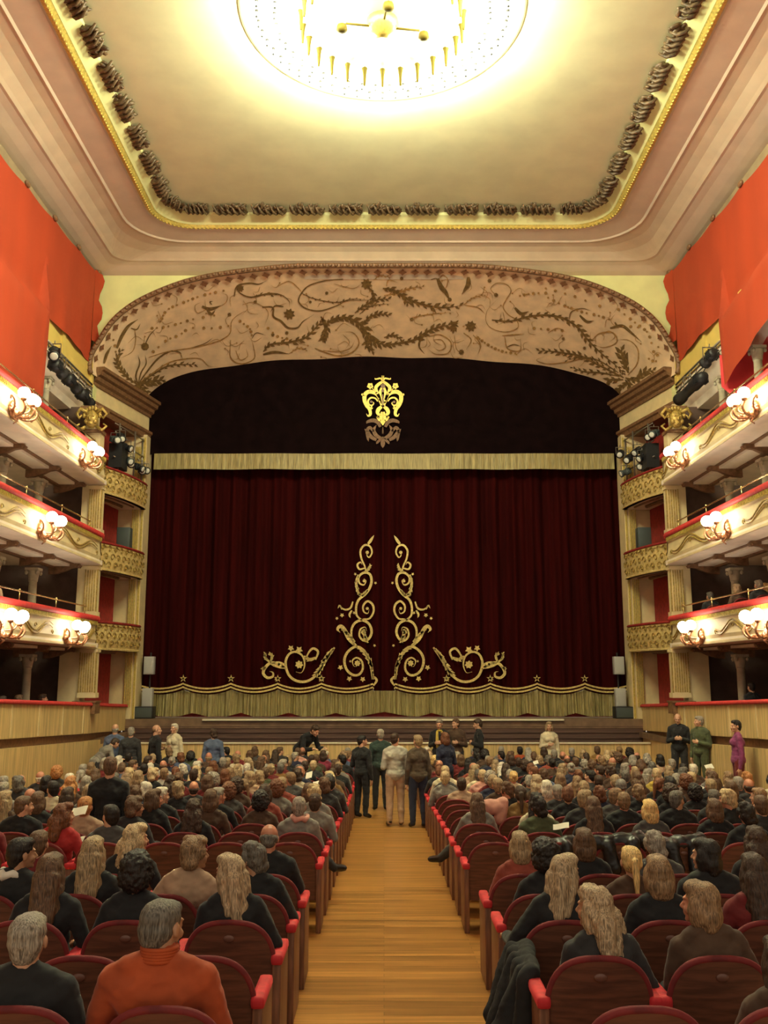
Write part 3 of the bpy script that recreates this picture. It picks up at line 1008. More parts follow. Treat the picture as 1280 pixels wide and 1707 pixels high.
    for ti, (tn, zr, zb) in enumerate((('first', 1.43, 0.66), ('second', 3.56, 2.78), ('third', 5.63, 4.87))):
        t = empty('stage_box', (X(7.7), 26.2, zb))
        t0 = Vector(t.location); mv = Matrix.Translation(-t0)
        tag(t, 'curved %s tier stage box on the %s with tan carved front' % (tn, side), 'stage box')
        b = MB()
        NU = 36
        us = [cum[-1] * k / NU for k in range(NU + 1)]
        prof = [(-0.12, zr - 0.06), (0.02, zr - 0.06), (0.03, zr - 0.12), (0.0, zr - 0.15), (0.03, (zr + zb) / 2), (0.0, zb + 0.06), (0.03, zb + 0.04), (0.03, zb), (-0.12, zb)]
        b.sweep([[box_pt(u, z, o) for o, z in prof] for u in us], closed=True, smooth=False)
        b.xf(mv).build('parapet', M_cream2, t)
        b = MB()
        b.sweep([[box_pt(u, z, o) for o, z in ((-0.14, zr - 0.06), (-0.12, zr + 0.0), (0.03, zr + 0.0), (0.06, zr - 0.05), (0.03, zr - 0.07))] for u in us], closed=True, smooth=True)
        b.xf(mv).build('velvet_rail', M_redwall, t)
        b = MB()
        random.seed(11 + ti)
        rows_ = 3
        L_ = cum[-1]
        for r_ in range(rows_):
            v = zb + 0.14 + (zr - zb - 0.34) * r_ / (rows_ - 1) + 0.02
            nn = int(L_ / 0.30)
            for k in range(nn):
                u = 0.12 + (k + 0.5 * (r_ % 2)) * (L_ - 0.2) / nn
                sg = 1 if (k + r_) % 2 else -1
                pts = []
                for j in range(9):
                    a = j * 0.7 + random.random() * 0.2; rr = 0.115 * (1 - j / 11)
                    pts.append(box_pt(u + rr * cos(a) * sg, v + rr * sin(a), 0.045))
                b.tube(pts, 0.014, 4)
                if k % 2: b.ell(box_pt(u, v, 0.045), (0.03, 0.03, 0.03), 5, 4)
        b.xf(mv).build('scroll_relief', M_gold, t)
        b = MB()
        floor_pts = [box_pt(u, zb, 0.0) for u in us] + [Vector((X(8.3), 27.4, zb)), Vector((X(8.3), 23.9, zb))]
        b.add(floor_pts, [tuple(range(len(floor_pts)))])
        b.add([p + Vector((0, 0, 0.08)) for p in floor_pts], [tuple(range(len(floor_pts)))])
        b.xf(mv).build('soffit', M_soffit, t)
        b = MB()
        ins = [box_pt(u, zb - 0.015, -0.22) for u in us[6:-6]]
        b.tube([p for p in ins], 0.035, 5)
        ins = [box_pt(u, zb - 0.03, -0.5) for u in us[10:-8]]
        b.tube([p for p in ins], 0.05, 5)
        b.xf(mv).build('soffit_moulding', M_brown, t)
        b = MB()
        for (u, o) in ((0.4, -0.1), (0.9, -0.15)):
            p = box_pt(u, zb - 0.08, o)
            b.ell(p, (0.12, 0.12, 0.09), 8, 6)
            b.tube([p, p + Vector((X(0.25), 0.05, -0.12))], [0.08, 0.05], 6)
        b.xf(mv).build('bracket', M_cream2, t)

    # gilt mask capital at the corner pier
    t = empty('mask_capital', (X(7.42), 23.05, 6.08))
    tag(t, 'gilt carved mask capital at the %s foot of the arch' % side, 'capital')
    b = MB()
    b.box(-0.2, 0.2, -0.05, 0.28, -0.5, 0.0)
    b.build('pier', M_cream, t)
    b = MB()
    b.ell((0, -0.2, 0.32), (0.17, 0.15, 0.24), 12, 9)
    b.ell((0, -0.36, 0.30), (0.035, 0.05, 0.06), 8, 6)
    for q in (-1, 1):
        b.ell((q * 0.07, -0.33, 0.37), (0.04, 0.03, 0.025), 8, 5)
        b.ell((q * 0.11, -0.28, 0.24), (0.06, 0.06, 0.06), 8, 6)
        b.tube([(q * 0.12, -0.2, 0.5), (q * 0.28, -0.25, 0.58), (q * 0.38, -0.22, 0.45), (q * 0.30, -0.24, 0.34), (q * 0.24, -0.24, 0.42)], [0.05, 0.05, 0.045, 0.035, 0.02], 6)
        b.tube([(q * 0.14, -0.2, 0.12), (q * 0.3, -0.24, 0.02), (q * 0.38, -0.2, 0.14), (q * 0.3, -0.22, 0.2)], [0.05, 0.045, 0.035, 0.02], 6)
    b.ell((0, -0.3, 0.18), (0.06, 0.04, 0.025), 8, 5)
    for k in range(9):
        a = pi * k / 8
        b.ell((0.2 * cos(a), -0.18, 0.42 + 0.2 * sin(a)), (0.06, 0.05, 0.07), 6, 5)
    b.build('mask', M_gold, t)
    b = MB()
    b.box(-0.3, 0.3, -0.2, 0.28, 0.58, 0.68)
    b.box(-0.24, 0.24, -0.15, 0.28, 0.0, 0.08)
    b.build('abacus', M_brown, t)

# =================================================================== CHANDELIER AND CEILING RELIEFS
CH = Vector((-0.03, 15.1, 11.86))
t = empty('ceiling_chandelier', CH)
tag(t, 'huge round ceiling light with two rings of bulbs around a rosette', 'chandelier')
b = MB()
prof = [(2.62, 0.0), (2.60, -0.02), (2.5, -0.03), (2.4, -0.03), (2.2, -0.04), (1.95, -0.10), (1.7, -0.05), (1.45, -0.10), (1.3, -0.07), (0.75, -0.06), (0.6, -0.12), (0.3, -0.14), (0.02, -0.15)]
b.lathe(prof, seg=64)
b.build('rosette', M_ceil, t)
for ri, (R, n, z) in enumerate(((2.27, 54, -0.12), (1.95, 44, -0.17))):
    for k in range(n):
        a = 2 * pi * (k + 0.5) / n
        if ri == 0 and k == 0 or ri == 1 and k == 0:
            b = MB(); b.ell((0, 0, 0), (0.038, 0.038, 0.045), 8, 6)
            bm_ = b.mesh('bulb', M_bulb)
            b = MB(); b.lathe([(0.03, 0.0), (0.034, 0.03), (0.03, 0.07)], seg=8)
            b.ell((0, 0, -0.07), (0.028, 0.028, 0.03), 8, 5)
            sm_ = b.mesh('lamp_holder', M_socket)
        o = bpy.data.objects.new('bulb', bm_); C.objects.link(o); o.parent = t
        o.location = (R * cos(a), R * sin(a), z)
        h = bpy.data.objects.new('lamp_holder', sm_); C.objects.link(h); h.parent = o
        h.location = (0, 0, 0.03)
for k in range(26):
    a = 2 * pi * (k + 0.5) / 26
    b = MB()
    b.lathe([(0.02, -0.42), (0.03, -0.34), (0.035, -0.2), (0.05, -0.08), (0.07, -0.02)], seg=8)
    o = b.build('drop_rod', M_rod, t, fix=False)
    o.location = (1.47 * cos(a), 1.47 * sin(a), -0.05)
b = MB()
b.lathe([(0.28, -0.15), (0.3, -0.25), (0.2, -0.38), (0.08, -0.45), (0.02, -0.46)], seg=20)
b.build('boss', M_goldb, t)
for k in range(3):
    a = radians(195 + 83 * k)
    b = MB()
    b.tube([(0.25 * cos(a), 0.25 * sin(a), -0.3), (0.68 * cos(a), 0.68 * sin(a), -0.34)], 0.02, 6)
    c = Vector((0.75 * cos(a), 0.75 * sin(a), -0.37))
    b.lathe([(0.04, 0), (0.09, -0.03), (0.1, -0.12), (0.05, -0.15)], c=c, seg=8)
    b.build('lamp_arm', M_rod, t)
for k in range(12):
    a = 2 * pi * k / 12
    point_light('chandelier_lamp', (CH.x + 1.9 * cos(a), CH.y + 1.9 * sin(a), CH.z - 0.45), CHAND_W, 0.12)

random.seed(21)
GM = []
for v in range(3):
    b = MB()
    for j in range(5):
        u = -0.30 + 0.15 * j
        for k in range(9):
            a = random.uniform(0, 6.28)
            rr = random.uniform(0.03, 0.14)
            dx, dy = rr * 0.8 * cos(a), rr * sin(a)
            M = Euler((random.uniform(-.5, .5), random.uniform(-.5, .5), 0.7 + random.uniform(-1.3, 1.3))).to_matrix()
            b.ell((u + dx, dy, -0.02 - random.random() * 0.05), (0.095, 0.045, 0.025), 7, 5, 0, M)
        b.tube([(u - 0.10, -0.14, -0.03), (u - 0.03, -0.05, -0.11), (u + 0.03, 0.05, -0.11), (u + 0.10, 0.14, -0.03)], [0.02, 0.03, 0.03, 0.02], 5)
    GM.append(b.mesh('oak_leaf_relief', M_oak))
gi = 0


def garland(x, y, rz, sc, lab):
    global gi
    o = bpy.data.objects.new('garland_relief', GM[gi % 3]); C.objects.link(o)
    gi += 1
    o.location = (x, y, 11.862)
    o.rotation_euler = (0, 0, rz)
    o.scale = (sc * 1.05, 1.35, 1.5)
    tag(o, lab, 'relief', 'bronze leaf reliefs around the ceiling')


ordn = ['first', 'second', 'third', 'fourth', 'fifth', 'sixth', 'seventh', 'eighth', 'ninth', 'tenth', 'eleventh', 'twelfth', 'thirteenth', 'fourteenth', 'fifteenth', 'sixteenth', 'seventeenth', 'eighteenth', 'nineteenth', 'twentieth', 'twenty-first', 'twenty-second', 'twenty-third', 'twenty-fourth']
for k in range(9):
    garland(-3.96 + 0.99 * k, 22.20, 0, 1.0, 'bronze oak leaf relief on the ceiling edge near the stage, %s from the left' % ordn[k])
for s, side in ((-1, 'left'), (1, 'right')):
    garland(s * 4.82, 22.17, -s * 0.06, 0.72, 'short bronze leaf relief near the %s front corner of the ceiling' % side)
    garland(s * 5.33, 21.87, s * -0.95, 0.85, 'bronze leaf relief turning the %s front corner of the ceiling' % side)
    for k in range(8):
        garland(s * 5.50, 21.03 - 1.06 * k, pi / 2, 1.0, 'bronze oak leaf relief on the %s ceiling edge, %s from the stage' % (side, ordn[k]))

# =================================================================== ORANGE CLOTHS
for s, side in ((-1, 'left'), (1, 'right')):
    X = lambda x: s * x
    t = empty('hanging_cloth', (X(7.9), 15, 8.3))
    mv = Matrix.Translation(-Vector(t.location))
    tag(t, 'vast orange red cloth stretched over the upper gallery on the %s' % side, 'cloth')
    b = MB()
    top = lambda y: min(11.0, 10.64 + (y - 17.8) * 0.055)
    n = 90
    rows = [[], [], [], []]
    rows = []
    NZ = 14
    ysn = [24.04 - (24.04 - 5) * k / n for k in range(n + 1)]
    def bottom(y, s=s):
        if y > 20.35: return 8.36 + 0.02 * sin(y * 6) - 0.05 * sin((24.4 - y) / 2.1 * pi) ** 2
        if s < 0: return 5.62
        # right side: the cloth is caught up again nearer the camera
        return 7.0 if y < 17.5 else 6.42 + 0.58 * min(1, max(0, (20.3 - y) / 2.8)) ** 0.8
    for y in ysn:
        zt_, zb_ = top(y), bottom(y)
        r = []
        for j in range(NZ + 1):
            z = zt_ + (zb_ - zt_) * j / NZ
            f = j / NZ
            scal = 0.06 * (1 - f) ** 2 * abs(sin((24.4 - y) / 1.75 * pi))
            dx = 0.05 * sin(y * 1.1 + z * 0.3) * f + 0.02 * sin(y * 5 + z * 0.7) * f
            r.append((X(7.93 - dx - (0.28 if y < 20.35 and z < 8.3 else 0)), y, z - scal * (1 if j < NZ else 0)))
        rows.append(r)
    b.sweep(rows, smooth=True)
    b.xf(mv).build('cloth_sheet', M_drape, t, fix=False)
    # thick edge and side return at the stage end
    b = MB()
    r1 = []
    for j in range(12):
        z = 11.0 - (11.0 - 8.95) * j / 11
        w = 0.10 + 0.07 * sin(j * 1.3) + 0.05 * sin(j * 3.1)
        r1.append([(X(7.93), 24.03, z), (X(7.93 - w * 0.3), 24.2, z), (X(7.95 - w), 24.42, z)])
    b.sweep(r1, smooth=True)
    b.xf(mv).build('loose_edge', M_drape, t, fix=False)
    b = MB()
    for k in range(9):
        y = 24.3 - 1.75 * k
        z = top(y)
        b.ell((X(7.9), y, z + 0.02), (0.05, 0.13, 0.07), 8, 6)
    b.xf(mv).build('hanging_knot', M_brown, t)
    if s > 0:
        b = MB()
        rows = []
        for k in range(16):
            f = k / 15
            y = 20.35 - 0.35 * sin(f * pi / 2) if f < .5 else 20.35 - 0.35 * sin(pi / 4) - (f - 0.5) * 3.4
            x = 7.90 + 0.75 * sin(f * pi * 0.75)
            x = 7.66 + 0.6 * sin(f * pi * 0.6)
            y = 20.30 - 1.3 * f * f
            zb_ = 6.45 - 0.62 * sin(min(1, f * 1.4) * pi / 2) + 0.2 * f
            rows.append([(X(x), y, 7.2 - (7.2 - zb_) * j / 8) for j in range(9)])
        b.sweep(rows, smooth=True)
        b.xf(mv).build('folded_lining', M_drape_in, t, fix=False)

# =================================================================== STAGE CURTAIN
CUR_Y = 28.25
ZF = -1.235
cusps = [0.0, 0.32, 1.86, 3.16, 4.55, 5.97, 7.4]


def hem_top(x):
    x = abs(x)
    for a_, c_ in zip(cusps[:-1], cusps[1:]):
        if x <= c_ or c_ == cusps[-1]:
            f = (x - a_) / (c_ - a_)
            if a_ == 0.0: return -0.46
            return -0.42 - 0.15 * sin(pi * min(1, max(0, f))) ** 0.8 + 0.0
    return -0.44


def fold(x):
    return 0.07 * sin(x * 9.0 + 0.8 * sin(x * 1.7)) + 0.035 * sin(x * 23 + 1.3) + 0.03 * sin(x * 4.1)


for s, side in ((-1, 'left'), (1, 'right')):
    t = empty('stage_curtain', (s * 3.7, CUR_Y, ZF))
    mv = Matrix.Translation(-Vector(t.location))
    tag(t, 'dark red velvet %s half of the stage curtain with gold hem' % side, 'curtain')
    b = MB()
    rows = []
    n = 330
    for k in range(n + 1):
        x = 7.6 * k / n if s < 0 else -0.09 + 7.69 * k / n
        hz = hem_top(x)
        f = fold(x * (1 if s > 0 else 1.07) + (0 if s > 0 else 2))
        rows.append([(s * x, CUR_Y + f * a_, z) for z, a_ in ((6.9, 1.0), (4.0, 1.0), (1.5, 0.95), (hz, 0.85))])
    b.sweep(rows, smooth=True)
    b.xf(mv).build('velvet', M_curtain, t, fix=False)
    b = MB()
    rows = []
    n = 420
    for k in range(n + 1):
        x = 7.6 * k / n if s < 0 else -0.09 + 7.69 * k / n
        hz = hem_top(x)
        f = fold(x * (1 if s > 0 else 1.07) + (0 if s > 0 else 2)) * 0.8 + 0.02 * sin(x * 60) + 0.015 * sin(x * 37 + 1)
        # hem is lifted in shallow points, dark red shows beneath
        ph = ((x + 0.0) / 1.42) % 1.0
        lift = max(0.0, 1 - abs(ph - (0.0 if ph < 0.5 else 1.0)) / 0.28) * 0.10
        if x < 0.8: lift = 0.13 * max(0, 1 - abs(x) / 0.75)
        zb_ = ZF + 0.03 + lift
        rows.append([(s * x, CUR_Y - 0.03 + f, hz), (s * x, CUR_Y - 0.05 + f * 1.2, (hz + zb_) / 2), (s * x, CUR_Y - 0.07 + f * 1.3, zb_)])
    b.sweep(rows, smooth=True)
    b.xf(mv).build('gold_hem', M_hem, t, fix=False)
    b = MB()
    rows = [[(s * x, CUR_Y + 0.17 + fold(x) * 0.2, z) for z in (-0.5, ZF + 0.005)] for x in [7.6 * k / 150 for k in range(151)]]
    b.sweep(rows, smooth=True)
    b.xf(mv).build('under_hem', M_redwall, t, fix=False)
    # embroidery: drawn once for the right half in the curtain plane, mirrored for the left
    b = MB()
    fn0 = lambda px, py: on_y(px, py, CUR_Y - 0.145)
    zf = ZoomFn(430, 870, 3.048, fn0)
    ctr = zf(637, 0).x

    def cf(x, y, s=s):
        p = zf(x, y)
        q = p.x - ctr
        return Vector((q * s, p.y, p.z))
    D3 = Draw2D(cf, b, 0)
    E = [
        ([(690, 800), (700, 735), (718, 685), (748, 645), (785, 635), (822, 662), (838, 702), (828, 748), (798, 776), (765, 776), (745, 748), (750, 708), (775, 690), (797, 705), (790, 732), (775, 735)], 13, 0),
        ([(694, 795), (704, 725), (735, 665), (785, 630)], 17, 1),
        ([(790, 628), (802, 585), (800, 540), (780, 510), (745, 500), (712, 520), (700, 560), (715, 595), (742, 602), (762, 578), (756, 545), (732, 535), (725, 555)], 13, 0),
        ([(740, 545), (735, 580), (722, 615)], 16, 1),
        ([(778, 630), (815, 595), (838, 548), (858, 530), (873, 545), (860, 562)], 20, 0),
        ([(785, 610), (820, 570), (845, 545)], 14, 1),
        ([(745, 503), (775, 475), (778, 430), (765, 395), (735, 370), (712, 340), (700, 300), (710, 265), (740, 258), (765, 280), (762, 310), (740, 320), (728, 300), (740, 288)], 13, 0),
        ([(745, 495), (710, 490), (690, 455), (695, 420), (720, 403), (742, 425), (740, 455), (720, 465), (712, 445)], 11, 0),
        ([(768, 268), (778, 310), (768, 360), (755, 370)], 13, 1),
        ([(720, 345), (745, 372), (765, 365)], 14, 1),
        ([(795, 405), (808, 438), (838, 445), (868, 422)], 10, 0),
        ([(850, 445), (862, 425), (872, 440)], 8, 0),
        ([(800, 450), (812, 470), (808, 488)], 11, 0),
        ([(742, 260), (716, 240), (705, 215)], 12, 1),
        ([(728, 255), (735, 225), (752, 185), (756, 145), (735, 118), (708, 125), (698, 155), (712, 180), (724, 168), (715, 152)], 10, 0),
        ([(735, 235), (762, 240), (772, 218), (757, 205), (748, 218)], 10, 0),
        ([(718, 112), (705, 95), (688, 68)], 15, 0),
        ([(888, 638), (920, 680), (950, 732), (985, 782), (1030, 810), (1080, 808), (1120, 778), (1137, 720), (1122, 675), (1088, 660), (1052, 680), (1040, 725), (1055, 765), (1085, 762)], 13, 0),
        ([(895, 645), (930, 690), (960, 745), (990, 785)], 22, 1),
        ([(985, 700), (972, 660), (998, 643), (1022, 668), (1035, 705)], 12, 0),
        ([(985, 690), (1015, 700), (1040, 680)], 16, 1),
        ([(1132, 748), (1175, 722), (1212, 716), (1240, 740), (1250, 770), (1228, 792), (1202, 785), (1202, 765), (1218, 760)], 15, 0),
        ([(1140, 735), (1175, 725), (1215, 722)], 34, 0),
        ([(1215, 715), (1205, 680), (1222, 668)], 12, 1),
        ([(1220, 710), (1240, 690), (1242, 662)], 12, 1),
        ([(1235, 735), (1255, 750)], 12, 1),
        ([(690, 832), (674, 805), (690, 788), (700, 800)], 12, 0),
    ]
    for pts, w, lf in E:
        D3.stroke(pts, w, leafy=bool(lf), n=5, start=0.5, leaf=0.9)
    for x, y, r in ((745, 800, 15), (813, 797, 15), (858, 740, 15), (850, 474, 12), (876, 490, 9), (788, 462, 9), (783, 265, 8), (680, 310, 8), (1068, 650, 20), (1110, 642, 17), (955, 798, 14), (1180, 798, 14), (685, 628, 8), (808, 708, 7), (835, 690, 6)):
        D3.blob(x, y, r, 0, 5, 0.45)
    for x, y, r in ((772, 718, 17), (1068, 725, 22), (738, 300, 9), (722, 155, 10), (742, 560, 14), (722, 440, 9)):
        D3.blob(x, y, r, 0, 7, 0.3)
    # double braid following the scallops
    yy = CUR_Y - 0.15
    for off in (0.075, 0.175):
        A = []; B = []
        for k in range(400):
            x = 0.30 + (7.35 - 0.30) * k / 399
            z = hem_top(x) + off
            A.append(Vector((s * x, yy, z - 0.025))); B.append(Vector((s * x, yy, z + 0.025)))
            if len(A) >= 7:
                b.sweep([A, B], 0); A = A[-1:]; B = B[-1:]
                if k % 2 == 0: A = []; B = []
    for cx in cusps[2:-1]:
        for k in range(5):
            a = pi / 2 + 2 * pi * k / 5
            c = Vector((s * cx, yy, hem_top(cx) + 0.32))
            d = Vector((cos(a), 0, sin(a)))
            e = Vector((-sin(a), 0, cos(a)))
            b.add([c - e * 0.035, c + e * 0.035, c + d * 0.12], [(0, 1, 2)], 0)
    b.xf(mv).build('embroidery', M_embro, t, fix=False)

# valance above the curtain
t = empty('valance', (0, 27.85, 6.2))
mv = Matrix.Translation(-Vector(t.location))
tag(t, 'near black velvet valance with a gold fringe and lily emblem', 'valance')
b = MB()
rows = [[(x, 27.85 + 0.03 * sin(x * 2.3), z) for z in (10.4, 6.68)] for x in [-7.6 + 15.2 * k / 120 for k in range(121)]]
b.sweep(rows, smooth=True)
b.xf(mv).build('velvet', M_valance, t, fix=False)
b = MB()
rows = [[(x, 27.80 + 0.003 * sin(x * 31) + 0.02 * sin(x * 2.3), 6.70), (x, 27.78 + 0.005 * sin(x * 31) + 0.02 * sin(x * 2.3), 6.20 + 0.006 * sin(x * 3))] for x in [-7.05 + 14.1 * k / 600 for k in range(601)]]
b.sweep(rows, smooth=True)
b.xf(mv).build('gold_fringe', M_hem, t, fix=False)
b = MB(); b2 = MB()
zf2 = ZoomFn(570, 610, 9.143, lambda x, y: on_y(x, y, 27.76))
zf3 = ZoomFn(570, 610, 9.143, lambda x, y: on_y(x, y, 27.79))
for sg in (1, -1):
    D4 = Draw2D(lambda x, y, sg=sg: zf2(622 + sg * (x - 622), y), b, 0)
    D5 = Draw2D(lambda x, y, sg=sg: zf3(622 + sg * (x - 622), y), b2, 0)
    for pts, w in (([(625, 240), (680, 275), (728, 330), (715, 400), (680, 470), (655, 560), (650, 640)], 52),
                   ([(640, 330), (665, 420), (650, 520), (632, 600)], 46),
                   ([(640, 620), (690, 665), (700, 720), (650, 760)], 60),
                   ([(632, 700), (650, 800), (624, 905)], 50),
                   ([(690, 800), (712, 770), (675, 830), (640, 820)], 30),
                   ([(655, 560), (690, 460), (755, 405), (840, 395), (895, 440), (900, 520), (868, 600), (825, 660), (812, 735), (848, 762), (872, 728)], 62),
                   ([(700, 540), (735, 495), (800, 485), (845, 530), (830, 590), (785, 600), (760, 565), (790, 540)], 26),
                   ([(900, 450), (940, 440), (930, 415)], 22),
                   ([(822, 395), (828, 372)], 26),
                   ([(735, 395), (790, 332)], 12),
                   ([(625, 235), (655, 190), (695, 195), (735, 200), (742, 180)], 24),
                   ([(625, 215), (628, 165), (600, 150)], 24),
                   ([(790, 610), (800, 650), (772, 640)], 26)):
        D4.stroke(pts, w, n=5, start=0.55)
    D4.blob(815, 305, 52, 0, 5, 0.25)
    for pts, w in (([(660, 930), (700, 860), (770, 830), (850, 850), (870, 880)], 60), ([(640, 1110), (720, 1060), (760, 980), (720, 900)], 60),
                   ([(720, 1130), (800, 1080), (860, 1000), (900, 960)], 60), ([(760, 1000), (820, 940), (860, 990), (850, 1100), (840, 1150)], 50),
                   ([(640, 1100), (700, 1160), (720, 1190)], 40), ([(622, 1080), (640, 1180), (622, 1250)], 34), ([(622, 930), (630, 1040)], 12)):
        D5.stroke(pts, w, n=5, start=0.5, leafy=False)
b.xf(mv).build('lily_emblem', M_fleece, t, fix=False)
b2.xf(mv).build('worn_ornament', M_embrodull, t, fix=False)
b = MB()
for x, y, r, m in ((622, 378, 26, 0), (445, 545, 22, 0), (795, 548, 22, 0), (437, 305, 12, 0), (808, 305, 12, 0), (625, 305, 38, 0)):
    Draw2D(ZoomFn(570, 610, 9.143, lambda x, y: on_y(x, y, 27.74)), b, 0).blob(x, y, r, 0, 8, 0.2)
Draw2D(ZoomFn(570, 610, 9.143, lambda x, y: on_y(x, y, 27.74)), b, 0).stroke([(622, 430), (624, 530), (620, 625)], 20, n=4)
b.xf(mv).build('emblem_brown_marks', M_brown, t, fix=False)  # brown spots and a centre stroke laid over the gold emblem

# =================================================================== SCONCES
def sconce(x, y, zr, s, lab):
    """three branched gilt wall light with opal globes; x,y on the parapet face"""
    t = empty('wall_sconce', (s * x, y, zr - 0.55))
    tag(t, lab, 'wall light', 'gilt wall lights on the balcony fronts')
    b = MB()
    b.ell((-s * 0.02, 0, 0), (0.05, 0.09, 0.17), 10, 8)
    b.ell((-s * 0.07, 0, -0.10), (0.06, 0.06, 0.09), 10, 8)
    for k in range(7):
        a = pi * k / 6
        b.ell((-s * 0.04, 0.13 * cos(a), -0.04 + 0.14 * sin(a)), (0.03, 0.045, 0.05), 7, 5)
    b.tube([(-s * 0.03, 0.0, -0.15), (-s * 0.12, 0.02, -0.24), (-s * 0.06, 0, -0.30)], [0.04, 0.03, 0.012], 6)
    b.build('back_plate', M_bronze, t)
    for (dx, dy, dz) in ((0.34, -0.22, 0.17), (0.40, 0.0, 0.12), (0.34, 0.22, 0.17)):
        b = MB()
        e = Vector((-s * dx, dy * 1.25, dz - 0.10))
        b.tube(catmull([(-s * 0.05, 0, 0.02), (-s * dx * .45, dy * .6, -0.17), (-s * dx * .95, dy * 1.15, -0.16), (-s * (dx + .05), dy * 1.35, -0.05), e], 5), 0.024, 6)
        b.tube(catmull([(-s * 0.05, dy * 0.2, -0.05), (-s * dx * .5, dy * 1.2, -0.02), (-s * dx * .6, dy * 1.7, 0.08), (-s * dx * .45, dy * 1.8, 0.14), (-s * dx * .35, dy * 1.5, 0.10)], 5), [0.02] * 20 + [0.008], 5) if dy else None
        for q in range(5):
            b.ell((-s * dx * (.3 + .15 * q), dy * (.35 + .2 * q), -0.17 + 0.02 * (q % 2)), (0.035, 0.025, 0.04), 6, 5)
        b.lathe([(0.02, 0), (0.055, 0.02), (0.06, 0.05), (0.045, 0.06)], c=e, seg=10)
        arm = b.build('arm', M_bronze, t)
        b = MB()
        b.ell(e + Vector((0, 0, 0.155)), 0.115, 18, 12)
        b.build('globe', M_globe, arm)
    return t


places = {1: [20.9, 17.2, 13.4], 2: [18.95, 15.0], 3: [21.25, 17.1, 13.0]}
for s, side in ((-1, 'left'), (1, 'right')):
    for ti, ys_ in places.items():
        zr = {1: 1.41, 2: 3.5, 3: 5.55}[ti]
        for k, y in enumerate(ys_):
            sconce(7.10, y, zr, s, 'gilt wall light with three opal globes on the %s %s balcony, %s from the stage' % (('first', 'second', 'third')[ti - 1], side, ordn[k]))

# =================================================================== STAGE LIGHTS, SPEAKERS
def spotlight(loc, aim, L, r, lab, m=None, grp='theatre spotlights'):
    t = empty('spotlight', loc)
    tag(t, lab, 'spotlight', grp)
    d = Vector(aim).normalized()
    Rm = d.to_track_quat('Y', 'Z').to_matrix().to_4x4()
    b = MB()
    b.lathe([(r * .6, -L * .5), (r * .95, -L * .42), (r, -L * .1), (r * .8, -L * .05), (r * .8, L * .3), (r, L * .35), (r, L * .5)], seg=14, axis='y')
    for k in range(4):
        b.box(-r * 1.02, r * 1.02, -L * .4 + k * 0.05, -L * .4 + k * 0.05 + .012, -r * .7, r * .7)
    hs_ = b.xf(Rm).build('housing', m or M_dark, t)
    b = MB(); b.lathe([(r * .85, L * .49), (r * .5, L * .52), (0.005, L * .53)], seg=14, axis='y')
    b.xf(Rm).build('lens', M_lens, hs_)
    b = MB()
    for q in (-1, 1):
        b.box(q * r * 1.1, q * r * 1.18, -0.02, 0.02, -0.02, r * 1.8)
    b.box(-r * 1.18, r * 1.18, -0.02, 0.02, r * 1.75, r * 1.85)
    b.tube([(0, 0, r * 1.8), (0, 0, r * 2.4)], 0.015, 6)
    b.build('yoke', M_steel, t)
    return t


for s, side in ((-1, 'left'), (1, 'right')):
    t = empty('lighting_bar', (s * 7.78, 21.7, 7.62))
    tag(t, 'steel lighting bar under the ochre parapet on the %s' % side, 'lighting bar')
    b = MB()
    b.tube([(0, -1.2, 0), (0, 2.1, 0)], 0.03, 8)
    b.tube([(0, -1.2, -0.22), (0, 2.1, -0.22)], 0.02, 8)
    for k in range(11):
        b.tube([(0, -1.2 + .3 * k, 0 if k % 2 else -0.22), (0, -0.9 + .3 * k, -0.22 if k % 2 else 0)], 0.01, 4)
    b.build('truss', M_steel, t)
    b = MB()
    for y in (-1.0, 0.5, 2.0):
        b.tube([(0, y, 0), (s * 0.14, y, 0.12)], 0.02, 5)
    b.tube(catmull([(0, -1.1, -.2), (-s * .1, -.9, -.4), (0, -.6, -.15), (-s * .05, 0.2, -.45), (0, 1.2, -.2), (0, 2.2, -.3)], 6), 0.012, 5)
    b.build('cable', M_dark, t)
if True:
    spotlight((-7.68, 21.0, 7.12), (0.15, 1, -0.25), 0.55, 0.15, 'nearest black spotlight under the ochre parapet on the left')
    spotlight((-7.68, 22.0, 7.08), (0.15, 1, -0.25), 0.62, 0.15, 'middle black spotlight under the ochre parapet on the left')
    spotlight((-7.66, 22.95, 7.0), (0.15, 1, -0.25), 0.62, 0.15, 'black spotlight closest to the stage arch on the left')
    spotlight((7.66, 22.3, 7.05), (-0.12, 1, -0.12), 1.5, 0.16, 'long black follow spotlight under the ochre parapet on the right')
    spotlight((7.66, 20.9, 7.35), (-0.2, 1, -0.3), 0.5, 0.14, 'short black spotlight behind the long one on the right')
    spotlight((-7.70, 20.75, 7.4), (0.2, -0.6, -0.5), 0.4, 0.13, 'small black spotlight beside the hanging cloth on the left')
random.seed(5)
pos = ['outermost', 'second', 'third', 'fourth', 'fifth', 'sixth', 'seventh', 'innermost']
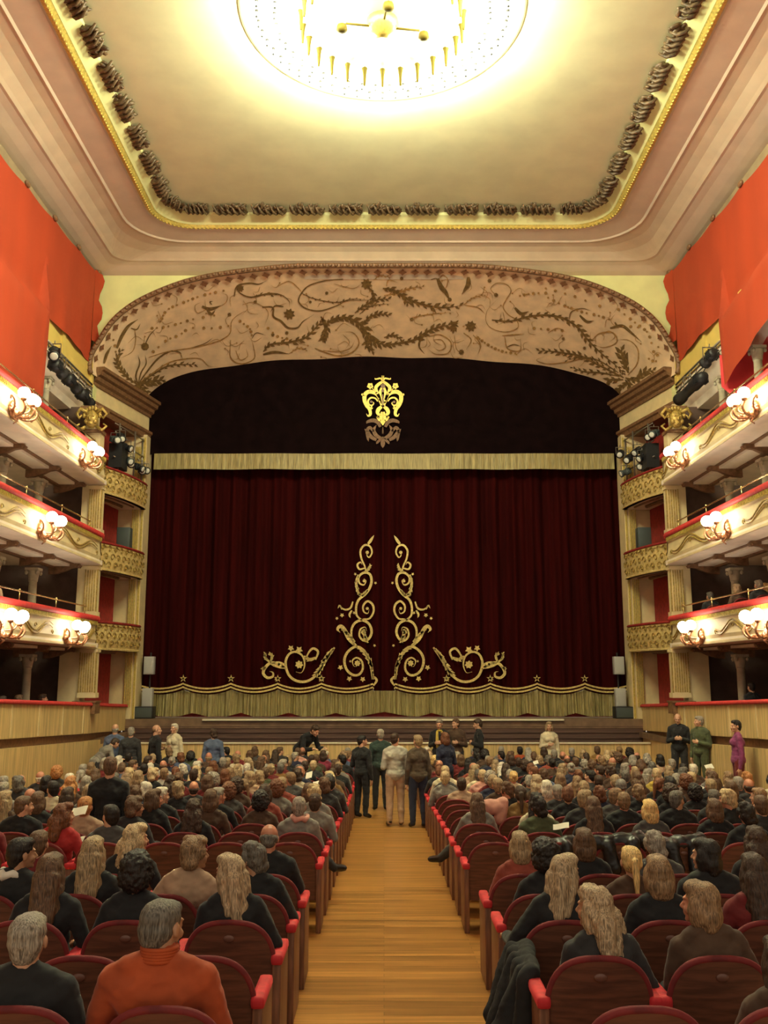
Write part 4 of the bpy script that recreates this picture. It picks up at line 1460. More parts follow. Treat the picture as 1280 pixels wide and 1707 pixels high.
for s, side in ((-1, 'left'), (1, 'right')):
    for k in range(8):
        y = 25.3 + 0.34 * k * 0.85
        x = 7.62 - 0.055 * k - random.uniform(0, 0.15)
        z = 6.25 + random.uniform(-0.35, 0.45)
        spotlight((s * x, y, z), (-s * random.uniform(.3, 1), -random.uniform(.1, 1), -0.4), 0.34, 0.11, 'small dark spotlight crowded above the top %s stage box, %s of the cluster' % (side, pos[k]), M_darkgrey if k % 3 == 0 else M_dark, 'spotlights above the top stage boxes')
    t = empty('lighting_stand', (s * 7.4, 26.5, 5.7))
    tag(t, 'dark pipe frame holding the cluster of spotlights on the %s' % side, 'lighting frame')
    b = MB()
    for dy in (-0.9, 0.0, 0.85):
        b.tube([(s * (0.1 if dy < 0 else -0.1), dy, 0), (s * (0.1 if dy < 0 else -0.1), dy, 1.35)], 0.025, 6)
    for z in (0.35, 0.8, 1.3):
        b.tube([(s * 0.18, -1.1, z), (-s * 0.14, 0.95, z)], 0.02, 6)
    b.build('pipes', M_steel, t)
    b = MB()
    b.box(s * -0.02, s * 0.35, -1.0, -0.4, 0.05, 0.75)
    b.build('dimmer_box', M_dark, t)
    # loudspeakers
    def speaker(loc, w, d, h, lab, m, grille):
        t = empty('loudspeaker', loc); tag(t, lab, 'loudspeaker')
        cb = MB().box(-w / 2, w / 2, 0, d, 0, h, 0, 0.015).build('cabinet', m, t)
        MB().box(-w / 2 + .025, w / 2 - .025, -0.012, 0.01, 0.03, h - .03, 0, 0.005).build('grille', grille, cb)
        return t
    speaker((s * 7.47, 26.35, 3.56), 0.38, 0.3, 0.62, 'dark grey loudspeaker in the second %s stage box opening' % side, M_darkgrey, M_darkgrey)
    speaker((s * 6.93, 27.75, 0.02), 0.30, 0.22, 0.52, 'upper pale loudspeaker hanging beside the %s curtain edge' % side, M_grey, M_grey)
    speaker((s * 6.93, 27.70, -0.92), 0.30, 0.22, 0.54, 'lower pale loudspeaker by the %s curtain edge above a black one' % side, M_grey, M_grey)
    speaker((s * 6.95, 27.45, -1.24), 0.52, 0.4, 0.34, 'black floor loudspeaker at the %s corner of the stage' % side, M_dark, M_darkgrey)
    t = empty('loudspeaker_pole', (s * 6.93, 27.985, -1.24))
    tag(t, 'slim black pole carrying the pale loudspeakers on the %s' % side, 'pole')
    MB().tube([(0, 0, 0), (0, 0, 1.9)], 0.025, 8).build('pole', M_dark, t)

# =================================================================== SEATS
HW = 0.27     # half width of a seat back


def back_outline(n=18, inset=0.0, zb=0.30):
    w = HW - inset; zt = 0.845 - inset; zs = 0.56
    P = [(-w, zb)]
    for k in range(n + 1):
        a = pi - pi * k / n
        c = cos(a); s_ = sin(a)
        P.append((w * (abs(c) ** 0.72) * (1 if c > 0 else -1), zs + (zt - zs) * s_ ** 0.80))
    P.append((w, zb))
    return P


def by(x, z):      # surface of the tilted, gently curved back
    return -0.10 * (z - 0.40) + 0.35 * (x * x) * 0.9 - 0.02


def make_seat_parts():
    parts = {}
    b = MB()
    P = back_outline(18, 0.006)
    for off, flip in ((-0.014, 0), (0.014, 1)):
        vs = [(x, by(x, z) + off, z) for x, z in P]
        n = len(vs)
        # fan strips: mirror pairs
        q = []
        for k in range(n // 2):
            j = n - 1 - k
            q.append((k, j))
        mid = [((0), by(0, (vs[k][2] + vs[j][2]) / 2) + off, (vs[k][2] + vs[j][2]) / 2) for k, j in q]
        fs = []
        for i in range(len(q) - 1):
            k, j = q[i]; k2, j2 = q[i + 1]
            fs += [(k, k2, n + i + 1, n + i), (n + i, n + i + 1, j2, j)]
        b.add(vs + mid, fs, 0, True)
    parts['backrest'] = b.mesh('backrest', M_backwood)
    b = MB()
    b.tube([(x, by(x, z), z) for x, z in back_outline(22, 0.004)], 0.018, 8)
    parts['velvet_edge'] = b.mesh('velvet_edge', M_velvet)
    b = MB()
    Pi = back_outline(14, 0.03, 0.36)
    rows = []
    c0 = Vector((0, 0, 0.62))
    for f, d in ((1.0, 0.018), (0.93, 0.05), (0.7, 0.065), (0.35, 0.072), (0.02, 0.074)):
        rows.append([(x * f, by(x * f, 0.62 + (z - 0.62) * f) + d, 0.62 + (z - 0.62) * f) for x, z in Pi])
    b.sweep(rows, closed=True, smooth=True)
    parts['back_cushion'] = b.mesh('back_cushion', M_velvet)
    b = MB(); b.box(-0.235, 0.235, 0.04, 0.50, 0.33, 0.44, 0, 0.03)
    parts['seat_cushion'] = b.mesh('seat_cushion', M_velvet)
    b = MB(); b.lathe([(0.001, -0.004), (0.03, -0.004), (0.034, 0.0), (0.034, 0.01)], seg=14, axis='y')
    b.v = [(x, y + by(0, 0.75) - 0.016, z * 0.6 + 0.752) for x, y, z in b.v]
    parts['number_plate'] = b.mesh('number_plate', M_plate)
    b = MB(); b.box(-0.022, 0.022, -0.035, 0.42, 0.0, 0.60, 0, 0.006)
    b.box(-0.026, 0.026, -0.045, 0.0, 0.0, 0.60, 0, 0.006)
    parts['side_panel'] = b.mesh('side_panel', M_postwood)
    b = MB(); b.box(-0.036, 0.036, -0.06, 0.33, 0.595, 0.655, 0, 0.02)
    parts['armrest'] = b.mesh('armrest', M_railred if False else M_velvet)
    return parts


SEAT = make_seat_parts()
M_arm = mat('armrest_velvet', (0.62, 0.022, 0.03), 0.7, sheen=0.5, var=0.2, scale=12)
SEAT['armrest'].materials[0] = M_arm
# one mesh version for the farther rows (their parts are only a few pixels)
b = MB()
FARM = [M_backwood, M_velvet, M_postwood, M_arm]
mi_ = {'seat_back_wood': 0, 'red_velvet': 1, 'seat_post_wood': 2, 'armrest_velvet': 3}


def add_mesh(b, me, off, mi):
    o = Vector(off)
    b.add([v.co + o for v in me.vertices], [list(p.vertices) for p in me.polygons], mi, True)


for nm in ('backrest', 'velvet_edge', 'back_cushion', 'seat_cushion'):
    add_mesh(b, SEAT[nm], (0, 0, 0), mi_[SEAT[nm].materials[0].name])
for q in (-1, 1):
    add_mesh(b, SEAT['side_panel'], (q * 0.287, 0, 0), 2)
    add_mesh(b, SEAT['armrest'], (q * 0.287, 0, 0), 3)
FAR_SEAT = b.mesh('theatre_seat', FARM)


def place_seat(x, y, z, lab, near, group='red velvet theatre seats'):
    if not near:
        o = bpy.data.objects.new('theatre_seat', FAR_SEAT); C.objects.link(o)
        o.location = (x, y, z)
        return tag(o, lab, 'seat', group)
    t = empty('theatre_seat', (x, y, z))
    tag(t, lab, 'seat', group)
    for nm in ('backrest', 'velvet_edge', 'back_cushion', 'seat_cushion', 'number_plate'):
        o = bpy.data.objects.new(nm, SEAT[nm]); C.objects.link(o); o.parent = t
    for q in (-1, 1):
        o = bpy.data.objects.new('side_panel', SEAT['side_panel']); C.objects.link(o); o.parent = t; o.location = (q * 0.287, 0, 0)
        p = bpy.data.objects.new('armrest', SEAT['armrest']); C.objects.link(p); p.parent = o
    return t


ROWS = [4.27, 5.13, 6.0, 6.87, 7.74, 9.69] + [10.56 + 0.865 * k for k in range(17)]
NROW = len(ROWS)


def seat_x(side, i):
    return (-0.93 - 0.62 * i) if side < 0 else (1.10 + 0.62 * i)


def in_view(x, y, m=0.25):
    return abs(x) - m < 640 / F_PX * (y + 0.3) * 0.97


seats = {}
for r, y in enumerate(ROWS):
    for side in (-1, 1):
        for i in range(9 if side > 0 else 9):
            x = seat_x(side, i)
            if in_view(x, y): seats[(r, side, i)] = (x, y)

# =================================================================== PEOPLE
def obj_colour_mat(name, rough, lo, hi, scale, stretch, bump, detail=4.0, sheen=0.0):
    """a procedural material whose base colour is the object's own colour (viewport colour property)"""
    m = bpy.data.materials.new(name); m.use_nodes = True
    nt = m.node_tree; b = nt.nodes['Principled BSDF']
    b.inputs['Roughness'].default_value = rough
    b.inputs['Sheen Weight'].default_value = sheen
    oi = nt.nodes.new('ShaderNodeObjectInfo')
    tc = nt.nodes.new('ShaderNodeTexCoord'); mp = nt.nodes.new('ShaderNodeMapping')
    mp.inputs['Scale'].default_value = stretch
    nt.links.new(tc.outputs['Object'], mp.inputs[0])
    nz = nt.nodes.new('ShaderNodeTexNoise'); nz.inputs['Scale'].default_value = scale; nz.inputs['Detail'].default_value = detail
    nt.links.new(mp.outputs[0], nz.inputs['Vector'])
    cr = nt.nodes.new('ShaderNodeMapRange')
    cr.inputs['From Min'].default_value = 0.32; cr.inputs['From Max'].default_value = 0.68
    cr.inputs['To Min'].default_value = lo; cr.inputs['To Max'].default_value = hi
    nt.links.new(nz.outputs[0], cr.inputs['Value'])
    mx = nt.nodes.new('ShaderNodeVectorMath'); mx.operation = 'SCALE'
    nt.links.new(oi.outputs['Color'], mx.inputs[0]); nt.links.new(cr.outputs['Result'], mx.inputs['Scale'])
    nt.links.new(mx.outputs[0], b.inputs['Base Color'])
    if bump:
        bp = nt.nodes.new('ShaderNodeBump'); bp.inputs['Strength'].default_value = bump; bp.inputs['Distance'].default_value = 0.02
        nt.links.new(nz.outputs[0], bp.inputs['Height']); nt.links.new(bp.outputs[0], b.inputs['Normal'])
    return m


M_skin = obj_colour_mat('skin', 0.5, 0.92, 1.08, 20, (1, 1, 1), 0.0)
M_cloth = obj_colour_mat('cloth', 0.85, 0.78, 1.22, 6, (1, 1, 1), 0.35, sheen=0.12)
M_hair = obj_colour_mat('hair', 0.5, 0.35, 1.9, 22, (7, 7, 0.5), 0.45, 5)
SKIN = [(0.62, 0.34, 0.21), (0.58, 0.25, 0.15), (0.48, 0.25, 0.14)]


def hair_mat(n, c, c2):
    return tuple((p + q) / 2 for p, q in zip(c, c2))


HAIR = {
    'black': hair_mat('black', (0.008, 0.006, 0.005), (0.022, 0.016, 0.012)),
    'dark brown': hair_mat('dark_brown', (0.03, 0.016, 0.009), (0.075, 0.042, 0.024)),
    'brown': hair_mat('brown', (0.07, 0.036, 0.017), (0.17, 0.095, 0.05)),
    'auburn': hair_mat('auburn', (0.10, 0.032, 0.012), (0.22, 0.085, 0.035)),
    'light brown': hair_mat('light_brown', (0.15, 0.085, 0.04), (0.34, 0.215, 0.11)),
    'dark blond': hair_mat('dark_blond', (0.20, 0.13, 0.065), (0.46, 0.33, 0.18)),
    'blond': hair_mat('blond', (0.36, 0.24, 0.11), (0.68, 0.52, 0.30)),
    'streaked blond': hair_mat('streaked_blond', (0.13, 0.075, 0.035), (0.66, 0.50, 0.30)),
    'golden blond': hair_mat('golden_blond', (0.55, 0.33, 0.10), (0.80, 0.58, 0.25)),
    'ginger': hair_mat('ginger', (0.34, 0.13, 0.035), (0.52, 0.24, 0.08)),
    'grey': hair_mat('grey', (0.16, 0.14, 0.11), (0.42, 0.37, 0.29)),
    'dark grey': hair_mat('dark_grey', (0.05, 0.045, 0.038), (0.20, 0.18, 0.145)),
    'white': hair_mat('white', (0.46, 0.41, 0.31), (0.78, 0.71, 0.56)),
}
CL = {}
CC = {'leather': (0.075, 0.05, 0.03)}
for n, c in (('black', (0.010, 0.010, 0.011)), ('charcoal', (0.028, 0.027, 0.027)), ('dark grey', (0.07, 0.065, 0.06)), ('grey', (0.22, 0.20, 0.17)), ('pale grey', (0.44, 0.41, 0.34)),
             ('navy', (0.015, 0.018, 0.045)), ('slate blue', (0.09, 0.12, 0.20)), ('brown', (0.08, 0.042, 0.022)), ('dark red', (0.16, 0.012, 0.012)), ('red', (0.42, 0.02, 0.02)),
             ('orange', (0.40, 0.066, 0.014)), ('magenta', (0.22, 0.02, 0.05)), ('purple', (0.24, 0.04, 0.13)), ('green', (0.07, 0.085, 0.035)), ('dark green', (0.02, 0.04, 0.032)),
             ('ochre', (0.24, 0.13, 0.035)), ('yellow', (0.50, 0.36, 0.06)), ('beige', (0.46, 0.30, 0.19)), ('cream', (0.66, 0.57, 0.38)), ('white', (0.74, 0.69, 0.58)), ('pink', (0.66, 0.33, 0.26)), ('rust', (0.30, 0.06, 0.035))):
    CC[n] = c
    CL[n] = mat('cloth_' + n.replace(' ', '_'), c, 0.85, var=0.18, scale=6, bump=0.35, sheen=0.15)
M_shoe = mat('black_leather', (0.012, 0.011, 0.01), 0.35)
M_leather = mat('brown_leather', (0.075, 0.05, 0.03), 0.45, var=0.3, scale=9, bump=0.3)


def remesh(mb, name, vox, mats, smooth=4, disp=None):
    me = bpy.data.meshes.new('tmp')
    me.from_pydata(mb.v, [], mb.f)
    bm = bmesh.new(); bm.from_mesh(me)
    bmesh.ops.recalc_face_normals(bm, faces=list(bm.faces))
    bm.to_mesh(me); bm.free()
    o = bpy.data.objects.new('tmp', me); C.objects.link(o)
    m = o.modifiers.new('r', 'REMESH'); m.mode = 'VOXEL'; m.voxel_size = vox; m.use_smooth_shade = True
    if smooth:
        s_ = o.modifiers.new('s', 'SMOOTH'); s_.factor = 0.5; s_.iterations = smooth
    dg = bpy.context.evaluated_depsgraph_get()
    out = bpy.data.meshes.new_from_object(o.evaluated_get(dg))
    out.name = name
    bpy.data.objects.remove(o); bpy.data.meshes.remove(me)
    if disp:
        ns = [v.normal.copy() for v in out.vertices]
        for v, n_ in zip(out.vertices, ns):
            v.co = v.co + n_ * disp(v.co)
    out.materials.clear()
    for m_ in mats: out.materials.append(m_)
    out.polygons.foreach_set('material_index', [0] * len(out.polygons))
    out.polygons.foreach_set('use_smooth', [True] * len(out.polygons))
    out.update()
    return out


def head_prims(H, female):
    j = 0.92 if female else 1.0
    L = [('e', (0, -0.012, 0.030), (0.074, 0.094, 0.084)), ('e', (0, 0.020, -0.020), (0.060 * j, 0.072, 0.088)),
         ('e', (0, 0.043, -0.070), (0.043 * j, 0.042, 0.038)), ('e', (0, 0.078, -0.092), (0.019, 0.017, 0.016)),
         ('e', (0, 0.080, 0.026), (0.048, 0.014, 0.011)), ('e', (0.034, 0.062, -0.030), (0.024, 0.024, 0.024)), ('e', (-0.034, 0.062, -0.030), (0.024, 0.024, 0.024)),
         ('e', (0, 0.093, -0.053), (0.022, 0.009, 0.006)), ('e', (0, 0.091, -0.064), (0.019, 0.009, 0.007)),
         ('e', (0.076, -0.002, -0.008), (0.009, 0.019, 0.031)), ('e', (-0.076, -0.002, -0.008), (0.009, 0.019, 0.031)),
         ('e', (0.029, 0.078, 0.003), (0.013, 0.011, 0.009)), ('e', (-0.029, 0.078, 0.003), (0.013, 0.011, 0.009)),
         ('c', (0, 0.086, 0.010), (0, 0.110, -0.026), 0.009, 0.013), ('e', (0.012, 0.098, -0.031), (0.008, 0.009, 0.007)), ('e', (-0.012, 0.098, -0.031), (0.008, 0.009, 0.007))]
    return L


def put(mb, prim, M=None, infl=0.0):
    M = M or Matrix.Identity(4)
    if prim[0] == 'e':
        _, c, r = prim
        mb.ell(M @ Vector(c), tuple(q + infl for q in r), 12, 8, 0, M.to_3x3())
    else:
        _, a, c, r0, r1 = prim[:5]
        mb.cap(M @ Vector(a), M @ Vector(c), r0 + infl, r1 + infl, 10)


def hand_prims(w, d, n, side, curl=0.5):
    """wrist w, hand direction d, palm normal n (towards palm), side=+1 when the thumb is at d x n"""
    w = Vector(w); d = Vector(d).normalized(); n = Vector(n); n = (n - d * n.dot(d)).normalized()
    s_ = d.cross(n) * side
    L = [('c', w, w + d * 0.045, 0.026, 0.028)]
    for k in range(4):
        o = (k - 1.5) * 0.019
        base = w + d * (0.075 + (0.004 if k in (1, 2) else 0)) - s_ * o
        ln = (0.040, 0.044, 0.041, 0.032)[k]
        L.append(('c', w + d * 0.02 - s_ * o * 0.7, base, 0.014, 0.0115))
        d1 = (d * cos(curl * .6) + n * sin(curl * .6)).normalized()
        p1 = base + d1 * ln
        d2 = (d * cos(curl * 1.5) + n * sin(curl * 1.5)).normalized()
        p2 = p1 + d2 * ln * 0.75
        L += [('c', base, p1, 0.0095, 0.0088), ('c', p1, p2, 0.0088, 0.0078)]
    tb = w + d * 0.022 + s_ * 0.026
    t1 = tb + (d * 0.7 + s_ * 0.6 + n * 0.35).normalized() * 0.040
    t2 = t1 + (d * 0.9 + s_ * 0.1 + n * 0.4).normalized() * 0.028
    L += [('c', w + s_ * 0.008, tb, 0.017, 0.014), ('c', tb, t1, 0.013, 0.010), ('c', t1, t2, 0.010, 0.0085)]
    return L


def make_proto(key, pose='sit', female=False, yaw=0, pitch=0, arms='lap', lean=0.0, cross=0, turtle=False, low=False, vox=0.0068):
    yaw, pitch = radians(yaw), radians(pitch)
    fw = 0.90 if female else 1.0
    torso = []; armsL = []; legs = []; hands = []; feet = []; neck = []
    if pose == 'sit':
        pel = Vector((0, .19, .53)); ches = Vector((0, .125, .86)); nk = Vector((0, .115, .99)); hd = Vector((0, .14, 1.125))
        legs_pts = []
        for q in (-1, 1):
            hip = Vector((q * .09, .19, .52)); kn = Vector((q * .125, .61, .51)); an = Vector((q * .12, .58, .10)); toe = Vector((q * .13, .74, .045))
            if cross and q == (1 if cross > 0 else -1):
                kn = Vector((q * .17, .58, .58)); an = Vector((q * .42, .66, .36)); toe = Vector((q * .54, .74, .34))
            legs_pts.append((hip, kn, an, toe))
    else:
        pel = Vector((0, 0, .95)); ches = Vector((0, -.01, 1.27)); nk = Vector((0, -.015, 1.42)); hd = Vector((0, .01, 1.575))
        legs_pts = [(Vector((q * .09, 0, .93)), Vector((q * .105, .01, .50)), Vector((q * .11, -.03, .09)), Vector((q * .125, .12, .04))) for q in (-1, 1)]
    bend = Matrix.Identity(4)
    if pose == 'bend':
        bend = Matrix.Translation(pel) @ Matrix.Rotation(radians(-48), 4, 'X') @ Matrix.Translation(-pel)
    if lean:
        bend = Matrix.Translation(pel) @ Matrix.Rotation(radians(lean), 4, 'Y') @ Matrix.Translation(-pel) @ bend
    B = lambda p: bend @ Vector(p)
    up = ches - pel
    bulk = 0.94 if female else 1.0
    Mb = bend
    T = lambda c, r: torso.append(('e', Vector(c), tuple(r)))
    T(pel, (.175, .13, .13)); T(pel.lerp(ches, .3), (.150 * bulk, .112, .13)); T(pel.lerp(ches, .6), (.150 * bulk, .108, .13)); T(ches, (.168 * fw, .110, .15))
    if female: T(ches + Vector((.065, .085, .0)), (.06, .05, .06)); T(ches + Vector((-.065, .085, .0)), (.06, .05, .06))
    sh = []
    for q in (-1, 1):
        s0 = nk + Vector((q * .172 * fw, .0, -.068)); sh.append(s0)
        torso.append(('c', nk + Vector((q * .05, 0, -.03)), s0, .055, .053 * fw))
        torso.append(('c', nk + Vector((q * .03, -.005, .0)), nk + Vector((q * .12 * fw, -.01, -.03)), .045, .045))
        torso.append(('c', ches + Vector((q * .09, -.02, .0)), s0 + Vector((0, 0, -.02)), .09, .058 * fw))
    headM = Matrix.Translation(B(hd)) @ Matrix.Rotation(-yaw, 4, 'Z') @ Matrix.Rotation(-pitch, 4, 'X') @ Matrix.Rotation(radians(lean * 0.3), 4, 'Y')
    if pose == 'bend': headM = headM @ Matrix.Rotation(radians(-30), 4, 'X')
    nr = .046 if female else .056
    neck.append(('c', B(nk + Vector((0, -.0, -.03))), B(hd + Vector((0, -.025, -.05))), nr + .004, nr))
    # arms
    for qi, q in enumerate((-1, 1)):
        s0 = B(sh[qi])
        st = arms if isinstance(arms, str) else arms[qi]
        if pose == 'sit':
            if st == 'lap':
                el = Vector((q * .245, .14, .70)); wr = Vector((q * .13, .40, .63)); hdir = Vector((-q * .5, .85, -.1)); pn = Vector((0, 0, -1))
            elif st == 'read':
                el = Vector((q * .25, .20, .72)); wr = Vector((q * .13, .42, .84)); hdir = Vector((-q * .3, .35, .75)); pn = Vector((-q * 1, .1, .1))
            elif st == 'rest':
                el = Vector((q * .285, .12, .71)); wr = Vector((q * .30, .36, .68)); hdir = Vector((0, 1, -.1)); pn = Vector((0, 0, -1))
            elif st == 'up':
                el = Vector((q * .27, .30, .86)); wr = Vector((q * .14, .33, 1.08)); hdir = Vector((-q * .3, -.1, .8)); pn = Vector((-q, -.2, 0))
        else:
            if st == 'down':
                el = s0 + Vector((q * .055, -.02, -.29)); wr = el + Vector((q * .005, .05, -.25)); hdir = Vector((0, .1, -1)); pn = Vector((-q, 0, 0))
            elif st == 'fold':
                el = s0 + Vector((q * .06, -.02, -.28)); wr = el + Vector((-q * .14, .19, .06)); hdir = Vector((-q * .8, .5, .2)); pn = Vector((-q * .3, -1, 0))
            else:
                el = s0 + Vector((q * .07, .05, -.27)); wr = el + Vector((-q * .06, .22, .02)); hdir = Vector((-q * .3, 1, .1)); pn = Vector((0, -.2, -1))
        s_out = s0
        armsL += [('c', s_out, el, .052 * fw, .043 * fw), ('c', el, wr, .043 * fw, .031 * fw)]
        thumb = 1
        crs = hdir.normalized().cross((pn - hdir.normalized() * pn.dot(hdir.normalized())).normalized())
        want = Vector((-q, 0, 0)) if abs(pn.z) > .5 else Vector((0, .3, 1))
        thumb = 1 if crs.dot(want) > 0 else -1
        hands += hand_prims(wr + hdir.normalized() * .015, hdir, pn, thumb, 0.55)
    for (hip, kn, an, toe) in legs_pts:
        legs += [('c', hip, kn, .088, .062), ('c', kn, an.lerp(kn, 0.45), .060, .056), ('c', an.lerp(kn, 0.5), an, .056, .038)]
        feet += [('c', an, toe + (an - toe) * 0.25, .042, .036), ('c', toe + (an - toe) * 0.3, toe, .038, .030)]
    HP = head_prims(headM, female)
    body = MB()
    for p in torso: put(body, p, bend)
    for p in neck + armsL + hands + legs + feet: put(body, p)
    for p in HP: put(body, p, headM)
    bm = remesh(body, 'person', vox, [M_skin, M_eye, M_lips], 3)
    eyes = [headM @ Vector((q * .029, .088, .003)) for q in (-1, 1)]
    lips = headM @ Vector((0, .101, -.058))
    hc = headM.translation
    for p in bm.polygons:
        c = p.center
        if (c - hc).length < .16:
            if min((c - e).length for e in eyes) < .0085: p.material_index = 1
            else:
                l = headM.inverted() @ c
                if l.y > .092 and abs(l.z + .058) < .009 and abs(l.x) < .02: p.material_index = 2
    # top garment
    top = MB()
    for p in torso: put(top, p, bend, .013 if not low else .008)
    for p in armsL: put(top, p, None, .012)
    nb = B(nk + Vector((0, -.0, -.01)))
    nt = B(nk + Vector((0, .006, .035 if turtle else .008)))
    if not low: top.cap(nb, nt, nr + .014, nr + .012, 14)
    wf = lambda co: 0.006 * noise.noise(Vector((co.x * 9, co.y * 9, co.z * 16))) + 0.004 * noise.noise(co * 34)
    tm = remesh(top, 'top', .0115, [M_cloth], 3, wf)
    tr = MB()
    put(tr, torso[0], bend, .008)
    for p in legs: put(tr, p, None, .013)
    trm = remesh(tr, 'trousers', .0135, [M_cloth], 2, wf)
    so = MB()
    for p in feet: put(so, p, None, .008)
    sm = remesh(so, 'shoes', .0125, [M_shoe], 2)
    return dict(body=bm, top=tm, trousers=trm, shoes=sm, head=headM, key=key, female=female)


def strand(amp, fx=70, fz=9, amp2=0.0):
    return lambda co: amp * noise.noise(Vector((co.x * fx, co.y * fx, co.z * fz))) + amp2 * noise.noise(co * 24)


def curly(amp, f=38):
    return lambda co: amp * noise.noise(co * f) + amp * .5 * noise.noise(co * f * 2.1)


HS = {}
def hs(name, prims, disp, vox=.0085, smooth=2):
    b = MB()
    for p in prims: put(b, p)
    HS[name] = remesh(b, 'hair', vox, [M_hair], smooth, disp)


base = [('e', (0, -.022, .042), (.083, .098, .084)), ('e', (0, -.045, .0), (.080, .072, .080))]
hs('short', base + [('e', (0, -.05, -.04), (.066, .058, .06)), ('e', (0, .03, .085), (.066, .055, .036))], strand(.003, 60, 14, .004))
hs('cropped', [('e', (0, -.018, .040), (.079, .096, .082)), ('e', (0, -.04, -.01), (.077, .070, .078)), ('e', (0, -.045, -.045), (.062, .056, .05)), ('e', (0, .03, .078), (.06, .05, .036))], strand(.002, 70, 20))
hs('fringe', [('e', (0, -.040, -.012), (.079, .072, .045)), ('e', (0, -.045, -.045), (.062, .056, .045)), ('e', (0.045, -.02, -.005), (.036, .055, .036)), ('e', (-0.045, -.02, -.005), (.036, .055, .036))], strand(.002, 70, 20))
hs('tousled', base + [('e', (0, .03, .090), (.072, .062, .045)), ('e', (.02, -.05, -.05), (.078, .066, .065)), ('e', (.055, .01, .02), (.042, .05, .06)), ('e', (-.055, .01, .02), (.042, .05, .06)), ('e', (-.03, -.03, .09), (.05, .06, .045))], lambda co: .010 * noise.noise(Vector((co.x * 28, co.y * 28, co.z * 20))) + .005 * noise.noise(co * 60))
hs('bob', base + [('e', (0, .03, .088), (.072, .06, .042)), ('e', (0, -.055, -.06), (.092, .068, .085)), ('e', (.068, -.005, -.03), (.034, .055, .095)), ('e', (-.068, -.005, -.03), (.034, .055, .095)), ('e', (0, -.06, -.115), (.078, .05, .04))], strand(.003, 60, 7, .005))
hs('long', base + [('e', (0, .03, .088), (.070, .06, .04)), ('e', (.066, -.01, -.04), (.030, .05, .10)), ('e', (-.066, -.01, -.04), (.030, .05, .10)), ('c', (.03, -.075, -.02), (.045, -.130, -.26), .062, .040), ('c', (-.03, -.075, -.02), (-.045, -.130, -.26), .062, .040), ('c', (0, -.08, -.05), (0, -.140, -.30), .058, .040), ('c', (.07, -.03, -.08), (.082, -.085, -.22), .032, .026), ('c', (-.07, -.03, -.08), (-.082, -.085, -.22), .032, .026)], strand(.0035, 60, 5, .006))
hs('wavy', base + [('e', (0, .03, .090), (.074, .062, .044)), ('e', (.07, -.01, -.04), (.040, .055, .10)), ('e', (-.07, -.01, -.04), (.040, .055, .10)), ('c', (.045, -.08, -.05), (.075, -.115, -.20), .068, .050), ('c', (-.045, -.08, -.05), (-.075, -.115, -.20), .068, .050), ('c', (0, -.09, -.06), (0, -.13, -.24), .062, .045)], lambda co: .011 * noise.noise(Vector((co.x * 30, co.y * 30, co.z * 22))) + .005 * noise.noise(co * 70))
hs('curly', [('e', (0, -.03, .045), (.108, .112, .100)), ('e', (0, -.055, -.02), (.108, .088, .095)), ('e', (.07, -.01, .0), (.042, .06, .07)), ('e', (-.07, -.01, .0), (.042, .06, .07)), ('e', (0, .03, .095), (.075, .06, .05))], curly(.015, 36))
hs('bun', base + [('e', (0, .03, .082), (.066, .055, .036)), ('e', (0, -.128, .04), (.045, .042, .042)), ('e', (0, -.06, -.03), (.062, .052, .045))], strand(.004, 60, 10, .003))
hs('ponytail', base + [('e', (0, .03, .082), (.066, .055, .036)), ('e', (0, -.115, .03), (.028, .028, .028)), ('c', (0, -.13, .02), (0, -.16, -.20), .034, .020)], strand(.005, 60, 8))
hs('beanie', [('e', (0, -.015, .050), (.088, .104, .088)), ('c', (0, -.10, .0), (0, -.09, .005), .02, .02), ('e', (0, -.01, .012), (.089, .104, .022)), ('e', (0, -.01, -.002), (.089, .104, .022))], strand(.002, 40, 40), smooth=1)

PR = {}
PR['m0'] = make_proto('m0', arms='lap')
PR['m_left'] = make_proto('m_left', yaw=-48, arms='lap', lean=-3)
PR['m_right'] = make_proto('m_right', yaw=50, arms='rest', lean=3)
PR['m_read'] = make_proto('m_read', pitch=24, arms='read')
PR['f0'] = make_proto('f0', female=True, arms='lap', low=True)
PR['f_left'] = make_proto('f_left', female=True, yaw=-50, arms='lap', lean=-6, low=True)
PR['f_right'] = make_proto('f_right', female=True, yaw=50, arms='rest', lean=6)
PR['f_read'] = make_proto('f_read', female=True, pitch=22, arms='read')
PR['m_collar'] = make_proto('m_collar', yaw=28, pitch=6, arms='lap', turtle=True)
PR['m_cross'] = make_proto('m_cross', yaw=0, cross=1, arms='lap')
PR['f_cross'] = make_proto('f_cross', female=True, cross=-1, arms='read')
PR['f_up'] = make_proto('f_up', female=True, arms=('up', 'rest'), low=True)
PR['s_down'] = make_proto('s_down', 'stand', arms='down')
PR['s_talk'] = make_proto('s_talk', 'stand', yaw=35, arms=('fold', 'down'))
PR['s_fold'] = make_proto('s_fold', 'stand', pitch=15, arms='fold')
PR['s_bend'] = make_proto('s_bend', 'bend', arms='reach')
PR['sf_down'] = make_proto('sf_down', 'stand', female=True, yaw=-20, arms='down')
PR['sf_fold'] = make_proto('sf_fold', 'stand', female=True, arms=('down', 'fold'))


